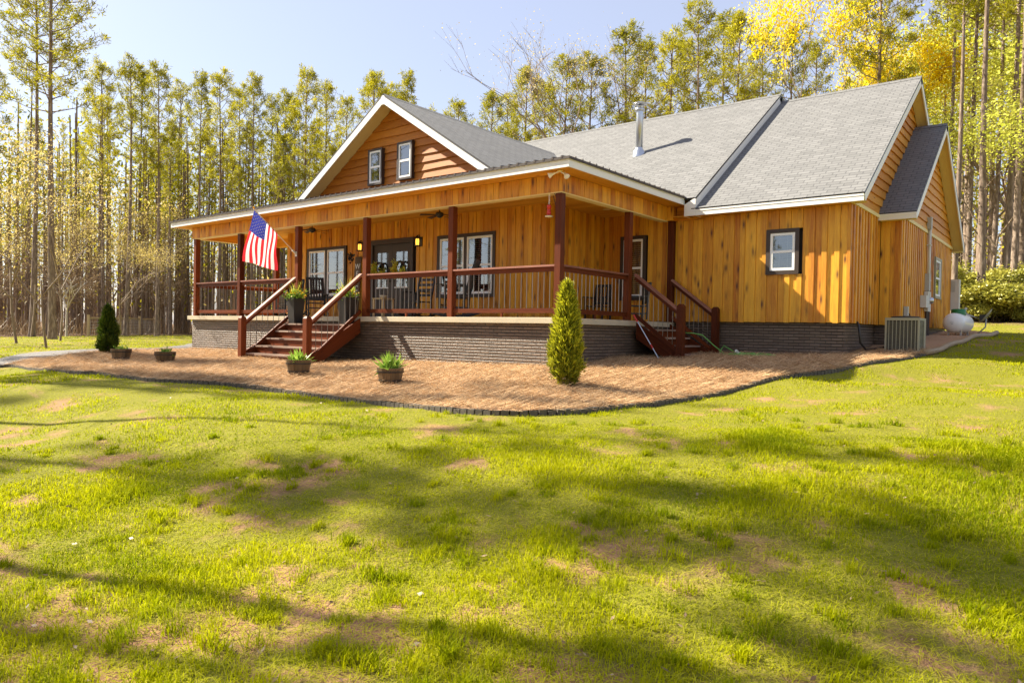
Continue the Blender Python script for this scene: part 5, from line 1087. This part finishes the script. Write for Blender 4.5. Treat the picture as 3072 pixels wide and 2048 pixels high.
for x,y in field(28,edgef,1.0,9): put('understory_tree','thin leafless understory tree tangled among the left pines','tree','twiggy saplings in the left woodland',q.choice(tw+sm[:1])[:2],x,y,q.uniform(3,6.5),tw[0][2],q.uniform(0,6.3))
def rsh(r): return (r.uniform(.5,7.5),r.uniform(24,31))
for x,y in field(40,rsh,.7,10): put('woodland_shrub','glossy green shrub in the thicket under the right hand pines','shrub','thicket below the right wood',sg[:2],x,y,q.uniform(1.6,3.1),sg[2],q.uniform(0,6.3),-.7,1.35)
put('sapling','thin young trunk standing alone on the lawn left of the driveway','tree',None,sm[2][:2],-20.6,-1.6,6.5,sm[2][2],2.2)
put('dead_tree','pale forked dead trunk leaning at the edge of the left woodland','tree',None,(leafy_mesh(60,H=5,r0=.10,leaf=.03,nl=1,mat='brownleaf',barkm='birch',depth=3,trunkf=.5)[0],),-41.0,6.2,5.2,6.5,.3)
# distant woodland as one mass
rs2=np.random.RandomState(8); n=1150; az=th0+rs2.uniform(-.75,.80,n); dd=64+85*rs2.rand(n)**1.3; x=CAM.x+dd*np.cos(az); y=CAM.y+dd*np.sin(az); z=gz(x,y); hh=rs2.uniform(12,19,n); m_V=[];m_F=[];k0=0
for k in range(n):
    r=rs2.uniform(.10,.22); tp=(x[k]+rs2.uniform(-.4,.4),y[k]+rs2.uniform(-.4,.4),z[k]+hh[k]); 
    for a in range(4): m_V.append((x[k]+r*math.cos(a*1.57),y[k]+r*math.sin(a*1.57),z[k]-.5))
    for a in range(4): m_V.append((tp[0]+r*.3*math.cos(a*1.57),tp[1]+r*.3*math.sin(a*1.57),tp[2]))
    for a in range(4): m_F.append((k0+a,k0+(a+1)%4,k0+4+(a+1)%4,k0+4+a))
    k0+=8
nl=120; ci=np.repeat(np.arange(n),nl); fz=rs2.rand(n*nl)**.5; P=np.stack([x[ci]+rs2.normal(size=n*nl)*1.5,y[ci]+rs2.normal(size=n*nl)*1.5,z[ci]+hh[ci]*(.06+.94*fz)],-1); d=rs2.normal(size=P.shape); d/=np.linalg.norm(d,axis=1)[:,None]; s=np.cross(d,rs2.normal(size=d.shape)); s/=np.linalg.norm(s,axis=1)[:,None]
L_=rs2.uniform(.25,.6,n*nl)[:,None]; V=np.stack([P-s*.05,P+d*L_*.5+s*.09,P+d*L_,P+d*L_*.5-s*.09],1).reshape(-1,3)
V=np.vstack([np.array(m_V),V]); F=np.vstack([np.array(m_F),np.arange(4*n*nl).reshape(-1,4)+len(m_V)])
me=np_mesh('distant_woods',V,F,[M['bark'],M['needle'],M['paleleaf']],tone=np.concatenate([rs2.rand(len(m_F)),rs2.rand(n*nl)]),mi=np.concatenate([np.zeros(len(m_F)),np.where(rs2.rand(n*nl)*2.0<1-fz,2,1)]),k=4)  # lower leaves more often pale: sunlit gaps between trunks put into the colour
o=bpy.data.objects.new('distant_woods',me); COL.objects.link(o); tag(o,'far mass of woodland closing the view behind the nearer pines','woods',None,'stuff')
# forest floor brush
def brush(n,fn,seed,hmax,name,label,mat,leaf=0):
    q_=np.random.RandomState(seed); x,y=fn(q_,n); z=gz(x,y); h=q_.uniform(.3,hmax,n); a=q_.uniform(0,6.28,n); ln=q_.uniform(.1,1.1,n)*h
    b=np.stack([x,y,z],-1); t=b+np.stack([np.cos(a)*ln,np.sin(a)*ln,h],-1); w=q_.uniform(.008,.02,n); s=np.stack([-np.sin(a)*w,np.cos(a)*w,0*w],-1)
    V=np.stack([b-s,b+s,t+s*.3,t-s*.3],1).reshape(-1,3); me=np_mesh(name,V,np.arange(4*n).reshape(-1,4),mat,tone=q_.rand(n),k=4); o=bpy.data.objects.new(name,me); COL.objects.link(o); tag(o,label,'undergrowth',None,'stuff')
def lb(q_,n): t=q_.rand(n); return -44.5-8*t-np.abs(q_.normal(size=n))*8,2+22*t+q_.uniform(-3,3,n)
brush(2600,lb,1,1.5,'undergrowth','bare brown brush filling the floor of the left woodland',M['brownleaf'])
def rb(q_,n): return q_.uniform(-2,14,n),24+np.abs(q_.normal(size=n))*6
brush(6000,rb,2,1.8,'undergrowth','low leafy brush on the floor of the right woodland',M['brownleaf'])
# trees beyond the left of the view whose shade dapples the lawn
for k,(x,y,h) in enumerate(((-9,-9.6,15),(-12.5,-12.6,18),(-15.5,-9.8,17),(-8,-13.5,17),(-19,-10.8,18),(-13,-16,18),(-24,-11.5,19),(-17.5,-14.2,19),(-6.5,-16.5,17),(-10.5,-18.5,19),(-22,-8.8,18),(-28,-9.5,19),(-11,-8.2,13),(-5,-12,15),(-14,-7.9,16),(-18,-17,19),(-3.5,-18.5,18),(-26,-14.5,19))):
    put('pine_tree','pine standing outside the left of the view, shading the lawn','tree','pines outside the view beyond the lawn',(thin[0],pines[5],thin[1],pines[3],thin[0])[k%5],x,y,h,19,q.uniform(0,6.3))
def opp(r):
    a=math.radians(r.uniform(185,300)); d=38+26*r.random(); return (math.cos(a)*d,-6+math.sin(a)*d*1.05)
for x,y in field(58,opp,2.5,14): put('pine_tree','pine in the wood opposite the house, mirrored in its windows','tree','pines opposite the house outside the view',q.choice(pines),x,y,q.uniform(15,19),19,q.uniform(0,6.3))
# ---- wire fence by the drive ----
fx=[(-41.2,7.5),(-42.0,9.7),(-45.5,12.5),(-49.3,15.3)]
f=thing('wire_fence','wire mesh fence with round wooden posts and a top rail beyond the driveway','fence',(-41.2,7.5,0))
for k,(x,y) in enumerate(fx):
    z=g1(x,y); m=MB(k); m.tube([(x+41.2,y-7.5,z-.2),(x+41.2,y-7.5,z+1.35)],.09,8); m.build('post',M['fencewood'],f)
for k in range(3):
    (x,y),(x2,y2)=fx[k],fx[k+1]; z=g1(x,y);z2=g1(x2,y2); m=MB(9); m.tube([(x+41.2,y-7.5,z+1.15),(x2+41.2,y2-7.5,z2+1.15)],.06,6); m.build('rail',M['fencewood'],f)
m=MB(10)
for k in range(3):
    (x,y),(x2,y2)=fx[k],fx[k+1]; n=int(math.dist((x,y),(x2,y2))/.15)
    for i in range(n): f_=i/n; X=x+(x2-x)*f_+41.2;Y=y+(y2-y)*f_-7.5; z=g1(X-41.2,Y+7.5); m.tube([(X,Y,z),(X,Y,z+1.1)],.007,3,cap=False)
    for hz in (.1,.3,.5,.7,.9,1.08): m.tube([(x+41.2,y-7.5,g1(x,y)+hz),(x2+41.2,y2-7.5,g1(x2,y2)+hz)],.008,3,cap=False)
m.build('wire_mesh',M['galv'],f)

ORD='first second third fourth fifth sixth seventh eighth ninth tenth eleventh twelfth thirteenth fourteenth fifteenth sixteenth seventeenth eighteenth nineteenth twentieth'.split()
def ordlabel(group,text):
    L_=[o for o in COL.objects if o.parent is None and o.get('group')==group]
    L_.sort(key=lambda o:-math.atan2(o.location.y-CAM.y,o.location.x-CAM.x))
    for i,o in enumerate(L_): o['label']=text.replace('#',ORD[i])
ordlabel('tall pines of the left woodland edge','slender pine with its crown against the sky, # from the left along the left treeline')
ordlabel('pines standing behind the roof','full crowned pine behind the grey roof, # from the left of those crowns')
ordlabel('tall trunks right of the house','tall pale trunked pine right of the gables, # trunk from the left there')
ordlabel('leafing trees in the right wood','slender tree with fresh yellow green leaves, # from the left in the right wood')
ordlabel('pale leafed small trees at the left edge','small tree with pale yellow spring leaves, # from the left before the woodland')
